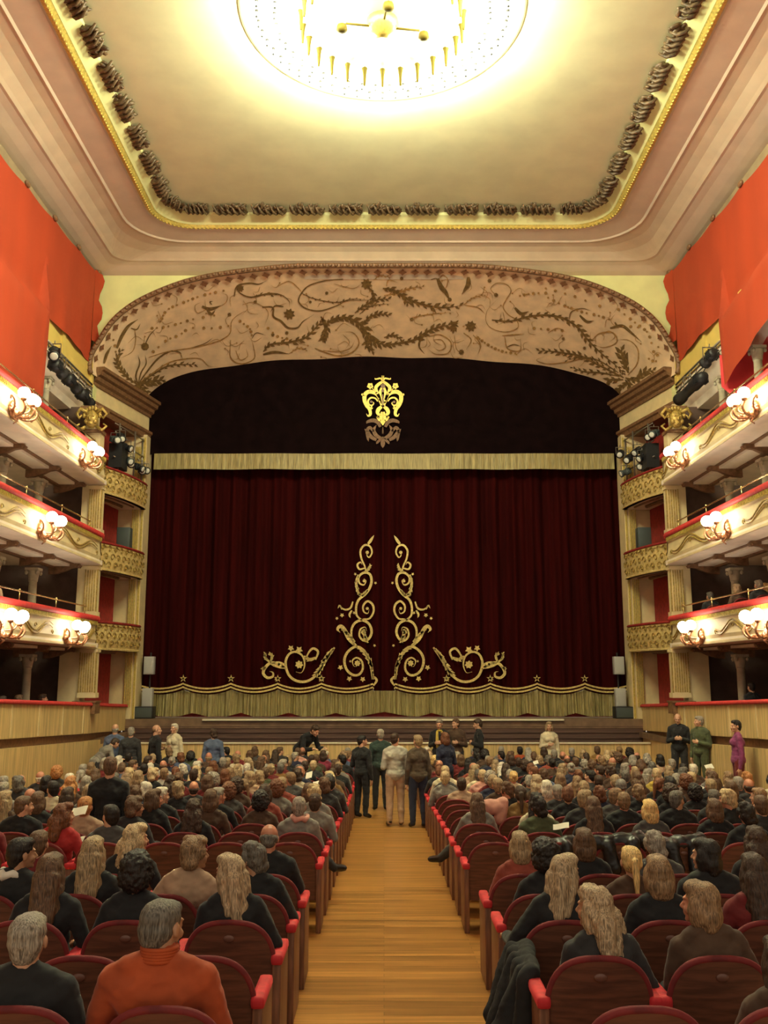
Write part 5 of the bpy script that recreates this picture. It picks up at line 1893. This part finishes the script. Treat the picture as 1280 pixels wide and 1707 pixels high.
NP = 0
def person(proto, loc, hair, hcol, cloth, label, sc=1.0, rz=0.0, skin=0, trousers='charcoal', group=None, topname='jumper', cat='person', hz=1.0):
    global NP
    NP += 1
    P = PR[proto]
    o = bpy.data.objects.new('person', P['body']); C.objects.link(o)
    o.location = loc; o.rotation_euler = (0, 0, rz); o.scale = (sc, sc, sc * hz)
    o.color = (*SKIN[skin], 1)
    tag(o, label, cat, group)
    for nm, ms, m in ((topname, P['top'], CC[cloth]), ('trousers', P['trousers'], CC[trousers]), ('shoes', P['shoes'], (0.01, 0.01, 0.01))):
        c = bpy.data.objects.new(nm, ms); C.objects.link(c); c.parent = o
        c.color = (*m, 1)
    if hair:
        c = bpy.data.objects.new('knitted_hat' if hair == 'beanie' else 'hair', HS[hair]); C.objects.link(c); c.parent = o
        c.matrix_local = P['head']
        c.color = (*(HAIR[hcol] if hair != 'beanie' else CC[hcol]), 1)
    return o


# --- who sits where.  near rows are given by seat, the others by where they appear in the photograph
# (row, side, seat): proto, hair, colour, cloth, scale, dx, extra description
HERO = {
    (0, -1, 0): ('m_collar', 'cropped', 'dark grey', 'orange', 1.03, -0.06, 'man with short dark greying hair in an orange ribbed jumper, nearest the camera'),
    (0, -1, 1): ('m0', 'short', 'grey', 'black', 0.98, -0.03, 'grey haired man in a black coat beside the man in orange'),
    (0, 1, 1): ('f0', 'long', 'dark brown', 'brown', 0.90, 0.03, 'dark long haired woman at the bottom right corner'),
    (1, 1, 0): ('f_left', 'wavy', 'streaked blond', 'charcoal', 0.96, 0.08, 'woman with streaked blond shoulder hair leaning over the aisle armrest on the right'),
    (1, 1, 1): ('f_left', 'bob', 'light brown', 'brown', 0.98, 0.03, 'woman with a light brown bob turned left, right of the streaked blond woman'),
    (2, 1, 0): ('f_right', 'long', 'streaked blond', 'black', 1.0, -0.02, 'woman in black with long streaked hair leaning right, third row from the camera'),
    (2, 1, 1): ('f0', 'bob', 'light brown', 'black', 0.99, 0.0, 'woman with light brown bob in black, third row from the camera, right side'),
    (2, 1, 2): ('f0', 'long', 'dark brown', 'dark red', 1.0, -0.02, 'woman with long dark hair at the right edge, third row from the camera'),
    (2, -1, 0): ('f_left', 'long', 'streaked blond', 'black', 1.0, 0.02, 'young woman with long streaked blond hair in black turned left, by the aisle'),
    (2, -1, 1): ('f0', 'curly', 'black', 'black', 1.0, 0.0, 'person with thick curly black hair behind the orange jumper man'),
    (2, -1, 2): ('f0', 'long', 'brown', 'black', 1.0, 0.08, 'woman with long straight brown hair, third row from the camera, far left'),
    (3, -1, 0): ('f_left', 'tousled', 'dark grey', 'black', 0.97, 0.05, 'woman with short greying hair in a low necked black top near the aisle'),
    (3, -1, 1): ('f_right', 'tousled', 'light brown', 'beige', 1.0, 0.13, 'woman with short tousled blond hair in a beige jumper turned right'),
    (3, -1, 2): ('f0', 'long', 'dark blond', 'black', 1.0, 0.08, 'woman with long dark blond hair, fourth row from the camera'),
    (3, -1, 3): ('f_right', 'short', 'black', 'black', 1.0, 0.13, 'black haired woman with a white collar at the left edge'),
    (4, -1, 0): ('m_read', 'fringe', 'dark grey', 'black', 1.0, 0.0, 'bald man in a black coat leaning forward beside the aisle'),
    (4, -1, 2): ('f_right', 'wavy', 'blond', 'black', 1.0, 0.1, 'woman with wavy blond hair turned right, fifth row from the camera'),
    (4, -1, 3): ('m0', 'short', 'brown', 'dark red', 0.96, 0.0, 'brown haired person in dark red at the far left, fifth row'),
    (3, 1, 0): ('f0', 'curly', 'black', 'black', 0.98, 0.06, 'person with a round black curly head by the right aisle'),
    (3, 1, 1): ('f0', 'ponytail', 'golden blond', 'brown', 0.95, 0.05, 'person with golden blond tied hair, fourth row, right side'),
    (3, 1, 2): ('m_left', 'bob', 'black', 'black', 0.99, 0.0, 'person with a black bob showing their left profile, right side'),
    (4, 1, 0): ('f0', 'bob', 'dark blond', 'rust', 0.95, 0.0, 'woman with a blond bob in a rust red wide necked top by the right aisle'),
    (4, 1, 1): ('f0', 'bob', 'brown', 'black', 0.97, -0.1, 'woman with a brown bob in a black top, fifth row, right side'),
    (4, 1, 2): ('m0', 'tousled', 'grey', 'dark grey', 0.95, -0.15, 'person with grey blond hair, fifth row, right side, third seat'),
    (4, 1, 3): ('f0', 'wavy', 'dark brown', 'black', 0.98, 0.05, 'dark wavy haired woman at the right edge, fifth row'),
    (6, -1, 0): ('m_cross', 'short', 'grey', 'grey', 1.0, 0.0, 'grey haired man in a grey jumper and pink scarf with a leg in the aisle'),
    (6, 1, 1): ('m0', 'tousled', 'black', 'green', 1.0, 0.0, 'black haired man in a grey green shirt, right side'),
    (6, 1, 2): ('f0', 'long', 'brown', 'black', 1.0, -0.03, 'woman with long brown hair behind a heap of black coats'),
    (7, 1, 0): ('f_cross', 'long', 'brown', 'grey', 0.98, 0.02, 'woman with straight brown hair in a shiny grey jacket by the right aisle'),
}
EMPTY = {(1, -1, 0), (1, -1, 1), (1, -1, 2), (0, 1, 0), (4, -1, 1), (5, -1, 0), (5, -1, 1), (5, -1, 2), (6, -1, 1), (5, 1, 0), (5, 1, 1), (5, 1, 2), (5, 1, 3), (6, 1, 0), (20, -1, 7), (20, -1, 8), (21, -1, 8), (20, -1, 5),  (9, 1, 0), (8, 1, 0), (10, 1, 0)}
PHOTO = [  # px, head top y, hair, colour, cloth, proto
    (28, 1261, 'short', 'white', 'black', 'm0'), (61, 1252, 'beanie', 'black', 'charcoal', 'm0'), (78, 1259, 'bob', 'black', 'black', 'f0'), (97, 1255, 'short', 'black', 'black', 'm0'),
    (117, 1255, 'short', 'white', 'red', 'm0'), (48, 1275, 'fringe', 'white', 'charcoal', 'm0'), (30, 1279, 'fringe', 'brown', 'dark grey', 'm0'), (8, 1283, 'short', 'grey', 'grey', 'm0'),
    (87, 1274, 'curly', 'ginger', 'charcoal', 'f0'), (142, 1272, 'short', 'grey', 'pale grey', 'm0'), (153, 1256, 'bob', 'light brown', 'brown', 'f0'), (94, 1300, 'short', 'black', 'cream', 'm_left'),
    (117, 1293, 'wavy', 'ginger', 'brown', 'f0'), (150, 1297, 'bob', 'dark blond', 'grey', 'f0'), (28, 1307, 'tousled', 'dark grey', 'charcoal', 'f0'), (5, 1300, 'short', 'grey', 'grey', 'm0'),
    (35, 1330, 'cropped', 'brown', 'black', 'm_right'), (53, 1317, 'fringe', 'brown', 'charcoal', 'm0'), (63, 1322, 'bob', 'brown', 'black', 'f0'), (10, 1325, 'long', 'dark blond', 'brown', 'f0'),
    (103, 1337, 'wavy', 'auburn', 'red', 'f_right'), (112, 1317, 'long', 'dark brown', 'charcoal', 'f0'), (149, 1327, 'short', 'ginger', 'beige', 'm0'), (10, 1365, 'tousled', 'blond', 'red', 'f0'),
    (273, 1259, 'fringe', 'brown', 'pale grey', 'm0'), (246, 1260, 'short', 'dark brown', 'black', 'm_right'), (216, 1258, 'short', 'black', 'charcoal', 'm0'), (232, 1285, 'bob', 'dark blond', 'black', 'f0'),
    (260, 1322, 'short', 'white', 'black', 'm_right'), (246, 1340, 'bob', 'brown', 'black', 'f_right'), (297, 1325, 'tousled', 'dark blond', 'black', 'f0'),
    (320, 1230, 'fringe', 'brown', 'charcoal', 'm0'), (380, 1232, 'short', 'black', 'black', 'm_left'), (396, 1234, 'fringe', 'grey', 'dark red', 'm0'), (425, 1233, 'bob', 'brown', 'brown', 'f0'),
    (443, 1240, 'wavy', 'brown', 'charcoal', 'f0'), (460, 1232, 'long', 'dark brown', 'black', 'f0'), (480, 1243, 'bob', 'dark blond', 'black', 'f0'), (505, 1245, 'fringe', 'brown', 'charcoal', 'm0'),
    (497, 1255, 'short', 'brown', 'pink', 'm0'), (465, 1253, 'short', 'brown', 'charcoal', 'm_right'), (425, 1250, 'bob', 'brown', 'dark grey', 'f0'), (440, 1259, 'fringe', 'brown', 'pale grey', 'm0'),
    (290, 1234, 'curly', 'black', 'black', 'f0'), (335, 1253, 'fringe', 'dark grey', 'black', 'm0'), (323, 1282, 'short', 'dark brown', 'charcoal', 'm0'), (285, 1292, 'wavy', 'dark brown', 'black', 'f0'),
    (397, 1270, 'long', 'dark blond', 'black', 'f0'), (345, 1292, 'bob', 'brown', 'dark red', 'f0'), (375, 1295, 'bob', 'auburn', 'black', 'f0'), (325, 1311, 'fringe', 'dark brown', 'charcoal', 'm0'),
    (350, 1310, 'bob', 'brown', 'brown', 'f0'), (383, 1317, 'curly', 'auburn', 'dark grey', 'f0'), (360, 1328, 'short', 'grey', 'black', 'm_right'), (433, 1297, 'tousled', 'dark blond', 'beige', 'f0'),
    (443, 1280, 'short', 'brown', 'green', 'm0'), (468, 1273, 'short', 'dark grey', 'ochre', 'm0'), (522, 1265, 'short', 'blond', 'charcoal', 'f0'), (510, 1294, 'bob', 'brown', 'brown', 'f0'),
    (495, 1300, 'tousled', 'dark brown', 'cream', 'f0'), (540, 1252, 'bob', 'dark brown', 'magenta', 'f0'), (462, 1325, 'curly', 'auburn', 'grey', 'f0'), (435, 1340, 'curly', 'black', 'brown', 'f0'),
    (323, 1340, 'wavy', 'dark brown', 'black', 'f0'), (540, 1300, 'tousled', 'brown', 'charcoal', 'f0'), (545, 1322, 'short', 'dark brown', 'grey', 'm0'), (560, 1294, 'short', 'black', 'charcoal', 'm0'), (525, 1310, 'tousled', 'blond', 'grey', 'f0'),
    (725, 1259, 'curly', 'golden blond', 'brown', 'f0'), (742, 1278, 'short', 'blond', 'cream', 'm0'), (768, 1258, 'bob', 'brown', 'dark red', 'f0'), (740, 1292, 'short', 'blond', 'grey', 'f0'), (790, 1253, 'short', 'grey', 'navy', 'm0'),
    (835, 1233, 'short', 'grey', 'grey', 'm0'), (866, 1232, 'short', 'black', 'orange', 'm0'), (902, 1235, 'bob', 'dark brown', 'black', 'f0'), (922, 1241, 'short', 'grey', 'black', 'm0'), (937, 1245, 'fringe', 'brown', 'charcoal', 'm0'),
    (952, 1226, 'short', 'grey', 'black', 'm0'), (972, 1245, 'bob', 'dark blond', 'charcoal', 'f0'), (1010, 1222, 'wavy', 'blond', 'grey', 'f0'), (1048, 1227, 'curly', 'black', 'brown', 'f0'), (997, 1255, 'fringe', 'brown', 'black', 'm0'),
    (1020, 1263, 'fringe', 'dark blond', 'charcoal', 'm0'), (913, 1258, 'tousled', 'dark grey', 'rust', 'm0'), (825, 1273, 'long', 'dark blond', 'cream', 'f0'), (855, 1285, 'bun', 'golden blond', 'cream', 'f0'), (843, 1283, 'long', 'dark brown', 'black', 'f0'),
    (895, 1285, 'wavy', 'streaked blond', 'brown', 'f0'), (912, 1295, 'bob', 'white', 'beige', 'f0'), (930, 1298, 'short', 'grey', 'charcoal', 'm0'), (962, 1290, 'long', 'light brown', 'brown', 'f0'), (985, 1283, 'short', 'black', 'charcoal', 'm_left'),
    (1033, 1300, 'beanie', 'grey', 'charcoal', 'm0'), (1058, 1275, 'bob', 'dark blond', 'brown', 'f0'), (1063, 1306, 'tousled', 'light brown', 'black', 'f0'), (805, 1303, 'short', 'blond', 'pink', 'm0'), (768, 1318, 'short', 'dark brown', 'beige', 'm0'),
    (907, 1322, 'wavy', 'black', 'cream', 'f0'), (1033, 1332, 'short', 'light brown', 'black', 'm0'), (1085, 1334, 'bob', 'golden blond', 'dark grey', 'f0'), (1093, 1286, 'short', 'blond', 'yellow', 'f0'), (1100, 1262, 'bob', 'black', 'beige', 'f0'),
    (1113, 1274, 'long', 'dark blond', 'brown', 'f0'), (1147, 1289, 'short', 'blond', 'white', 'm0'), (1137, 1259, 'short', 'black', 'grey', 'm0'), (1155, 1247, 'short', 'white', 'brown', 'm0'), (1119, 1254, 'short', 'grey', 'charcoal', 'm0'),
    (1183, 1256, 'tousled', 'dark blond', 'grey', 'f0'), (1213, 1250, 'wavy', 'light brown', 'beige', 'f0'), (1240, 1252, 'long', 'dark blond', 'brown', 'f_left'), (1190, 1287, 'wavy', 'brown', 'charcoal', 'f_left'), (1245, 1278, 'tousled', 'ginger', 'brown', 'f0'),
    (1230, 1290, 'short', 'grey', 'charcoal', 'm0'), (1247, 1302, 'fringe', 'dark brown', 'charcoal', 'm0'), (1218, 1303, 'bob', 'brown', 'charcoal', 'f0'), (1117, 1300, 'bob', 'black', 'black', 'f0'), (1142, 1308, 'curly', 'auburn', 'brown', 'f0'),
    (1190, 1316, 'short', 'dark grey', 'charcoal', 'm0'), (1118, 1315, 'curly', 'dark brown', 'black', 'f0'), (1157, 1326, 'curly', 'black', 'black', 'f0'), (1222, 1321, 'tousled', 'blond', 'black', 'f_left'), (1192, 1335, 'bob', 'brown', 'black', 'f0'),
    (1122, 1341, 'short', 'dark grey', 'black', 'm_right'), (1253, 1343, 'tousled', 'black', 'black', 'f0'), (1270, 1325, 'short', 'brown', 'charcoal', 'm0'),
]


def top_y(r):
    y = ROWS[r] + 0.14
    z = floor_z(ROWS[r]) + 1.20
    v = (z * cos(PITCH) - y * sin(PITCH)) / (y * cos(PITCH) + z * sin(PITCH))
    return 853.5 - F_PX * v


assign = {}
for k, v in HERO.items():
    if k in seats: assign[k] = v
PHOTO.sort(key=lambda e: -e[1])
rowy = [top_y(r) for r in range(NROW)]
for (px, py, hair, hc, cl, pr) in PHOTO:
    best = None
    for (r, side, i), (x, y) in seats.items():
        if r < 5 or (r, side, i) in assign or (r, side, i) in EMPTY: continue
        dep = (y + .14) * cos(PITCH) - 0.17 * 1.6
        sx = 640 + F_PX * x / dep
        cost = abs(sx - px) / 1.0 + abs(rowy[r] - py) * 1.6
        if best is None or cost < best[0]: best = (cost, (r, side, i), (px - sx) * dep / F_PX)
    if best and best[0] < 60:
        assign[best[1]] = (pr, hair, hc, cl, 1.0, max(-0.10, min(0.10, best[2])), None)

random.seed(42)
hair_w = ['brown'] * 5 + ['dark brown'] * 4 + ['light brown'] * 4 + ['dark blond'] * 4 + ['blond'] * 2 + ['grey'] * 4 + ['white'] * 2 + ['black'] * 3 + ['auburn'] * 2 + ['dark grey'] * 2 + ['streaked blond']
cloth_w = ['black'] * 7 + ['charcoal'] * 5 + ['dark grey'] * 3 + ['brown'] * 4 + ['navy'] * 2 + ['grey'] * 2 + ['dark red'] * 2 + ['green', 'beige', 'pale grey', 'cream', 'slate blue', 'ochre', 'rust']
hairdesc = {'short': 'short', 'cropped': 'cropped', 'fringe': 'thinning', 'tousled': 'tousled', 'bob': 'bobbed', 'long': 'long', 'wavy': 'wavy', 'curly': 'curly', 'bun': 'pinned', 'ponytail': 'tied'}
rowname = lambda r: (ordn[r] + ' row from the camera') if r < 12 else (ordn[NROW - 1 - r] + ' row from the stage')
made = 0
occupied = {}
for k in sorted(seats):
    r, side, i = k
    x, y = seats[k]
    if k in assign: e = assign[k]
    elif k in EMPTY or r < 5: continue
    else:
        if random.random() < 0.06: continue
        fem = random.random() < 0.52
        h = random.choice(['bob', 'bob', 'long', 'wavy', 'tousled', 'curly', 'short', 'bun', 'ponytail'] if fem else ['short', 'short', 'cropped', 'fringe', 'tousled', 'short'])
        hc = random.choice(hair_w)
        cl = random.choice(cloth_w)
        pr = random.choice(['f0', 'f0', 'f0', 'f_left', 'f_right', 'f_read'] if fem else ['m0', 'm0', 'm0', 'm_left', 'm_right', 'm_read'])
        e = (pr, h, hc, cl, random.uniform(.95, 1.02), random.uniform(-.05, .05), None)
    pr, h, hc, cl, sc, dx, desc = e
    if sc == 1.0 and desc is None: sc = random.uniform(.96, 1.02)
    occupied[k] = pr
    who = 'woman' if pr.startswith('f') else 'man'
    sd = 'left' if side < 0 else 'right'
    if desc is None:
        hd_ = 'person in %s hat' % hc if h == 'beanie' else '%s %s hair' % (hairdesc[h], hc)
        desc = '%s, %s top, %s, %s seat %s of aisle' % (hd_, cl, rowname(r).replace('the ', ''), ordn[i], sd)
    desc = desc.replace('man with', 'person with') if False else desc
    po = person(pr, (x + dx, y, floor_z(y)), h, hc, cl, desc, sc * 0.965, random.uniform(-.10, .10) if r > 4 else 0, random.randrange(3) if h != 'fringe' else 1,
           group='seated audience in the stalls')
    if k == (0, -1, 0): hero_orange = po
    if k[0] == 0 and side < 0: po.scale.x *= 1.12 if i == 0 else 1.06
    made += 1

# chairs: every seat of the near rows and every seat seen in the others
nchair = 0
for k in sorted(seats):
    r, side, i = k
    x, y = seats[k]
    if r > 9 and k in occupied and i > 3 and r < NROW - 1 and i < 8: 
        pass
    sd = 'left' if side < 0 else 'right'
    st = 'empty ' if k not in occupied else ''
    place_seat(x, y, floor_z(y), '%sred velvet theatre seat, %s, %s %s of the aisle' % (st, rowname(r), ordn[i], sd), r < 10)
    nchair += 1
print('PEOPLE', made, 'CHAIRS', nchair)

# pink scarf, collars
def collar(loc, r, m, lab, name='scarf'):
    b = MB()
    pts = [(r * cos(2 * pi * k / 16), r * .95 * sin(2 * pi * k / 16), 0.012 * sin(k * 2.1)) for k in range(17)]
    b.tube(pts, [0.03 + 0.006 * sin(k * 1.9) for k in range(17)], 8)
    b.tube([(r * .7, r * .7, 0), (r * .8, r * 1.1, -0.10), (r * .6, r * 1.15, -0.22)], [0.03, 0.035, 0.03], 8)
    o = b.build(name, m); o.location = loc
    return tag(o, lab, 'scarf')


x, y = seats[(6, -1, 0)]
collar((x, y + .115, floor_z(y) + 0.975), 0.085, CL['pink'], 'pink scarf round the neck of the man with a leg in the aisle')
x, y = seats[(0, -1, 0)]
b = MB()
for k in range(5):
    b.tube([(.068 * cos(a), .068 * sin(a), .012 * k) for a in [2 * pi * j / 20 for j in range(21)]], .011, 6)
o = b.build('roll_collar', CL['orange']); o.location = (0, .113, 1.0)
o.parent = hero_orange
x, y = seats[(3, -1, 3)] if (3, -1, 3) in seats else (-2.79, 6.87)
collar((x + .13, y + .12, floor_z(y) + 0.955), 0.072, CL['white'], 'white collar scarf on the black haired woman at the left edge')

# coats
def coat(name, prims, m, lab, cat='coat', vox=.014, amp=.014):
    b = MB()
    for p in prims: put(b, p)
    me = remesh(b, name, vox, [m], 3, lambda co: amp * noise.noise(Vector((co.x * 14, co.y * 14, co.z * 6))) + .005 * noise.noise(co * 40))
    o = bpy.data.objects.new(name, me); C.objects.link(o)
    return tag(o, lab, cat)


x, y = seats[(1, 1, 0)]
z = floor_z(y)
X0 = x - 0.31
coat('coat', [('c', (X0 + .02, 5.42, z + .67), (X0 + .06, 5.95, z + .67), .045, .045)] +
     [('c', (X0 - .02, 5.42 + .11 * k, z + .64), (X0 - .05 - .10 * abs(sin(k * 1.7)), 5.40 + .10 * k, z + .26 + .05 * (k % 2)), .05, .062 + .015 * (k % 2)) for k in range(6)] +
     [('c', (X0 - .06, 5.48, z + .42), (X0 - .07, 5.85, z + .40), .06, .06)], CL['black'], 'black coat hanging over the right aisle armrest')
for j, (i0, w, zz) in enumerate(((1, .30, .80), (2, .42, .84), (3, .40, .82))):
    if (5, 1, i0) in seats:
        x, y = seats[(5, 1, i0)]
        z = floor_z(y)
        coat('coat', [('c', (x - w * .6, y - .02, z + zz), (x + w * .5, y + .02, z + zz + .03), .075, .085), ('c', (x - w * .5, y + .06, z + zz - .02), (x + w * .6, y + .04, z + zz - .04), .08, .07),
                      ('c', (x - w * .3, y - .06, z + zz - .02), (x - w * .2, y - .10, z + .62), .07, .07), ('c', (x + w * .3, y - .06, z + zz), (x + w * .25, y - .10, z + .60), .07, .08)],
             mat('padded_black_coat', (0.012, 0.012, 0.013), 0.38, bump=0.2, scale=8, var=.2), 'black padded coat over an empty seat, %s seat right of the aisle' % ordn[i0], amp=.02)
x, y = seats[(2, 1, 0)]
z = floor_z(y)
b = MB()
for p in [('e', (x + .02, y + .26, z + .56), (.15, .10, .10)), ('e', (x + .05, y + .25, z + .64), (.08, .05, .03))]: put(b, p)
b2_ = remesh(b, 'handbag', .01, [M_shoe], 3)
o = bpy.data.objects.new('handbag', b2_); C.objects.link(o)
tag(o, 'black handbag with shiny clasps on the lap beside the aisle', 'bag')
b = MB()
for k in range(6): b.ell((x - .1 + .045 * k, y + .16, z + .62 + .02 * (k % 2)), .012, 6, 4)
o2 = b.build('clasp', M_steel, o)

# sheets being read
def sheet(x, y, z, rx, rz, w, h, m, lab, name='programme', cat='paper'):
    b = MB()
    rows = []
    for j in range(5):
        v = -h / 2 + h * j / 4
        rows.append([(-w / 2 + w * i / 6, 0.02 * cos(pi * i / 6) + 0.0, v) for i in range(7)])
    b.sweep(rows, smooth=True)
    rows = [[(p[0], p[1] + .0015, p[2]) for p in r] for r in rows]
    b.sweep(rows, smooth=True)
    o = b.build(name, m)
    o.location = (x, y, z); o.rotation_euler = (rx, 0, rz)
    return tag(o, lab, cat, 'programmes held by the audience')


ns = 0
for (px, py, w, h, lab) in ((515, 1292, .16, .22, 'white programme held up near the left aisle, middle rows'), (530, 1306, .2, .15, 'second white programme beside it near the left aisle'), (888, 1280, .24, .12, 'white programme lying open among heads right of the aisle'),
                            (893, 1271, .14, .14, 'small white sheet above the open programme on the right'), (935, 1377, .22, .10, 'bright leaflet on the lap behind the grey green shirt'),
                            (1182, 1278, .22, .18, 'printed sheet held near the right wall'), (132, 1352, .22, .16, 'white sheet held beside the red jumper on the left'), (130, 1400, .2, .1, 'white programme on the lap behind the red jumper')):
    r = min(range(5, NROW), key=lambda q: abs(rowy[q] + 12 - py))
    y = ROWS[r] + .48
    p = on_y(px, py, y)
    w *= .75; h *= .75
    sheet(p.x, p.y, p.z, -0.9, 0.2 * sin(px), w, h, M_paper, lab)
p = on_y(820, 1345, ROWS[8] + .1)
b = MB()
for q in [('e', (0, 0, 0), (.22, .09, .10)), ('c', (-.2, 0, -.1), (.15, .02, .06), .06, .07), ('c', (.1, 0, -.15), (.15, 0, .02), .08, .06)]: put(b, q)
o = bpy.data.objects.new('jacket', remesh(b, 'jacket', .014, [CL['pink']], 3, lambda co: .012 * noise.noise(co * 12))); C.objects.link(o)
o.location = p
tag(o, 'pale pink jacket laid over a seat back right of the aisle', 'jacket')

# --- standing people
fz = floor_z
STAND = [
    ('s_down', -3.13, 10.98, 'short', 'brown', 'black', 0.96, 0.1, 'person in black walking between the left rows, seen from behind', 'black'),
    ('s_talk', -.46, 20.1, 'short', 'black', 'black', .99, -.6, 'person in a black suit standing at the left edge of the aisle', 'black'),
    ('s_down', -.08, 21.4, 'short', 'grey', 'dark green', 1.04, .1, 'grey haired man in a dark green jacket walking down the aisle', 'black'),
    ('s_talk', .22, 18.9, 'cropped', 'dark brown', 'pale grey', 1.05, .15, 'man in a pale jacket and light trousers standing in the aisle', 'beige'),
    ('sf_down', .66, 18.7, 'short', 'dark blond', 'leather', 1.03, .2, 'woman in a brown leather jacket and dark jeans in the aisle', 'navy'),
    ('sf_fold', 1.30, 20.35, 'bob', 'auburn', 'navy', 1.02, .5, 'auburn haired woman in navy standing by the right aisle seats', 'charcoal'),
    ('s_bend', -6.85, 22.75, 'short', 'dark brown', 'grey', 1.0, -.9, 'man in a grey jumper bending over at the far left front', 'charcoal'),
    ('s_down', -6.62, 23.5, 'fringe', 'grey', 'slate blue', 1.07, .0, 'man in a blue shirt seen from behind at the front left', 'charcoal'),
    ('s_down', -6.15, 23.2, 'short', 'grey', 'charcoal', 1.03, .1, 'grey haired man in a dark coat at the front left', 'charcoal'),
    ('s_talk', -5.56, 23.3, 'fringe', 'brown', 'black', 1.06, -.9, 'bald man in a dark suit with white collar near the stage, left', 'black'),
    ('sf_fold', -5.32, 24.2, 'short', 'white', 'cream', 1.06, 2.7, 'white haired woman in a cream top facing the hall, left', 'black'),
    ('s_down', -4.15, 23.28, 'tousled', 'dark brown', 'slate blue', 1.0, .1, 'person in a hooded blue padded coat seen from behind, front left', 'black'),
    ('s_bend', -2.2, 25.1, 'short', 'dark brown', 'black', 1.18, -2.3, 'man in a black jacket bending towards the front row', 'black'),
    ('s_fold', 1.47, 25.3, 'short', 'grey', 'black', 1.11, 2.9, 'man with a yellow scarf and dark coat before the stage', 'charcoal'),
    ('s_talk', 1.92, 25.5, 'short', 'brown', 'brown', 1.11, 2.9, 'person in dark brown between two others before the stage', 'charcoal'),
    ('s_fold', 2.50, 25.3, 'short', 'dark brown', 'black', 1.11, 1.6, 'person in a long black coat before the stage, right of centre', 'black'),
    ('sf_fold', 4.38, 25.3, 'bob', 'dark blond', 'cream', 1.07, 3.1, 'woman in a cream blouse with a shoulder strap facing the hall', 'black'),
]
RAISE = [
    ('s_fold', 6.82, 22.1, 'fringe', 'grey', 'black', 1.02, 2.8, 'bald man in a black jumper by the right wooden wall', 'charcoal'),
    ('s_talk', 6.95, 21.0, 'short', 'grey', 'green', 1.0, 2.2, 'grey haired man in a grey green coat by the right wooden wall', 'green'),
    ('sf_down', 6.78, 18.35, 'short', 'black', 'purple', .99, 1.4, 'dark haired woman in a purple jumper by the right wooden wall', 'dark red'),
]
for e in STAND:
    pr, x, y, h, hc, cl, sc, rz, lab, tr = e
    x = max(-6.95, x)
    o = person(pr, (x, y, fz(y)), h, hc, cl, lab, sc, rz, 0, tr, topname='jacket')
b = MB()
b.sweep([[(6.45, y, fz(y) + .36), (7.12, y, fz(y) + .36), (7.12, y, fz(y)), (6.45, y, fz(y))] for y in (12, 16, 18, 20, 22, 23.3)], closed=True)
struct(b.build('floor_side_step', M_stagefloor), 'raised side gangway along the right wall')
for e in RAISE:
    pr, x, y, h, hc, cl, sc, rz, lab, tr = e
    person(pr, (x, y, fz(y) + .36), h, hc, cl, lab, sc, rz, 0, tr, topname='jacket')
x, y = 1.47, 25.3
b = MB()
b.tube([(-.06, 0, 0), (-.05, -.06, .02), (.05, -.06, .02), (.06, 0, 0)], .03, 8)
b.tube([(-.06, -.05, .0), (-.07, -.13, -.2), (-.06, -.15, -.42)], [.035, .045, .04], 8)
b.tube([(.06, -.05, .0), (.06, -.13, -.2), (.06, -.15, -.38)], [.035, .045, .04], 8)
o = b.build('scarf', CL['yellow']); o.location = (x, y - .0, fz(y) + 1.56)
tag(o, 'yellow scarf hanging on the dark coated man before the stage', 'scarf')

# --- people in the boxes, each on a seat
BOXP = [
    (7.72, 22.15, .78, 'm0', 'short', 'dark grey', 'charcoal', 2.0, 'man in the first right gallery, nearest the stage'),
    (7.62, 20.15, .78, 'f0', 'bob', 'light brown', 'brown', 1.8, 'person with light brown hair in the first right gallery'),
    (8.25, 20.0, .78, 'f_left', 'wavy', 'golden blond', 'black', 1.7, 'golden haired woman in the first right gallery'),
    (7.75, 19.3, .78, 'm0', 'short', 'grey', 'charcoal', 1.6, 'grey haired man in the first right gallery by a column'),
    (-7.72, 18.4, .78, 'm0', 'short', 'ginger', 'beige', -1.6, 'ruddy person in the first left gallery at the picture edge'),
    (-7.75, 19.35, -1.6, 'm0', 'short', 'dark brown', 'dark grey', -1.6, 'man in the ground box on the left, farthest from the stage'),
    (-7.75, 20.2, -1.6, 'f0', 'bob', 'brown', 'pale grey', -1.5, 'person in pale clothes in the left ground box'),
    (-7.75, 21.5, -1.6, 'f_right', 'short', 'dark brown', 'cream', -1.7, 'person in a cream top in the left ground box next to the pilaster'),
    (7.78, 20.35, -1.6, 's_down', 'short', 'black', 'black', 1.5, 'person in black standing in the right ground box'),
]
for x, y, z, pr, h, hc, cl, rz, lab in BOXP:
    rz = .3 if x > 0 else -.3
    x += .12 if x > 0 else -.12
    person(pr, (x, y, z), h, hc, cl, lab, .95 if not pr.startswith('s_') else .85, rz, 0, 'charcoal')
    if not pr.startswith('s_'):
        t = place_seat(x, y, z, 'box seat under the %s' % lab.replace(' next to the pilaster', ''), False, 'seats in the boxes')
        t.rotation_euler = (0, 0, rz)
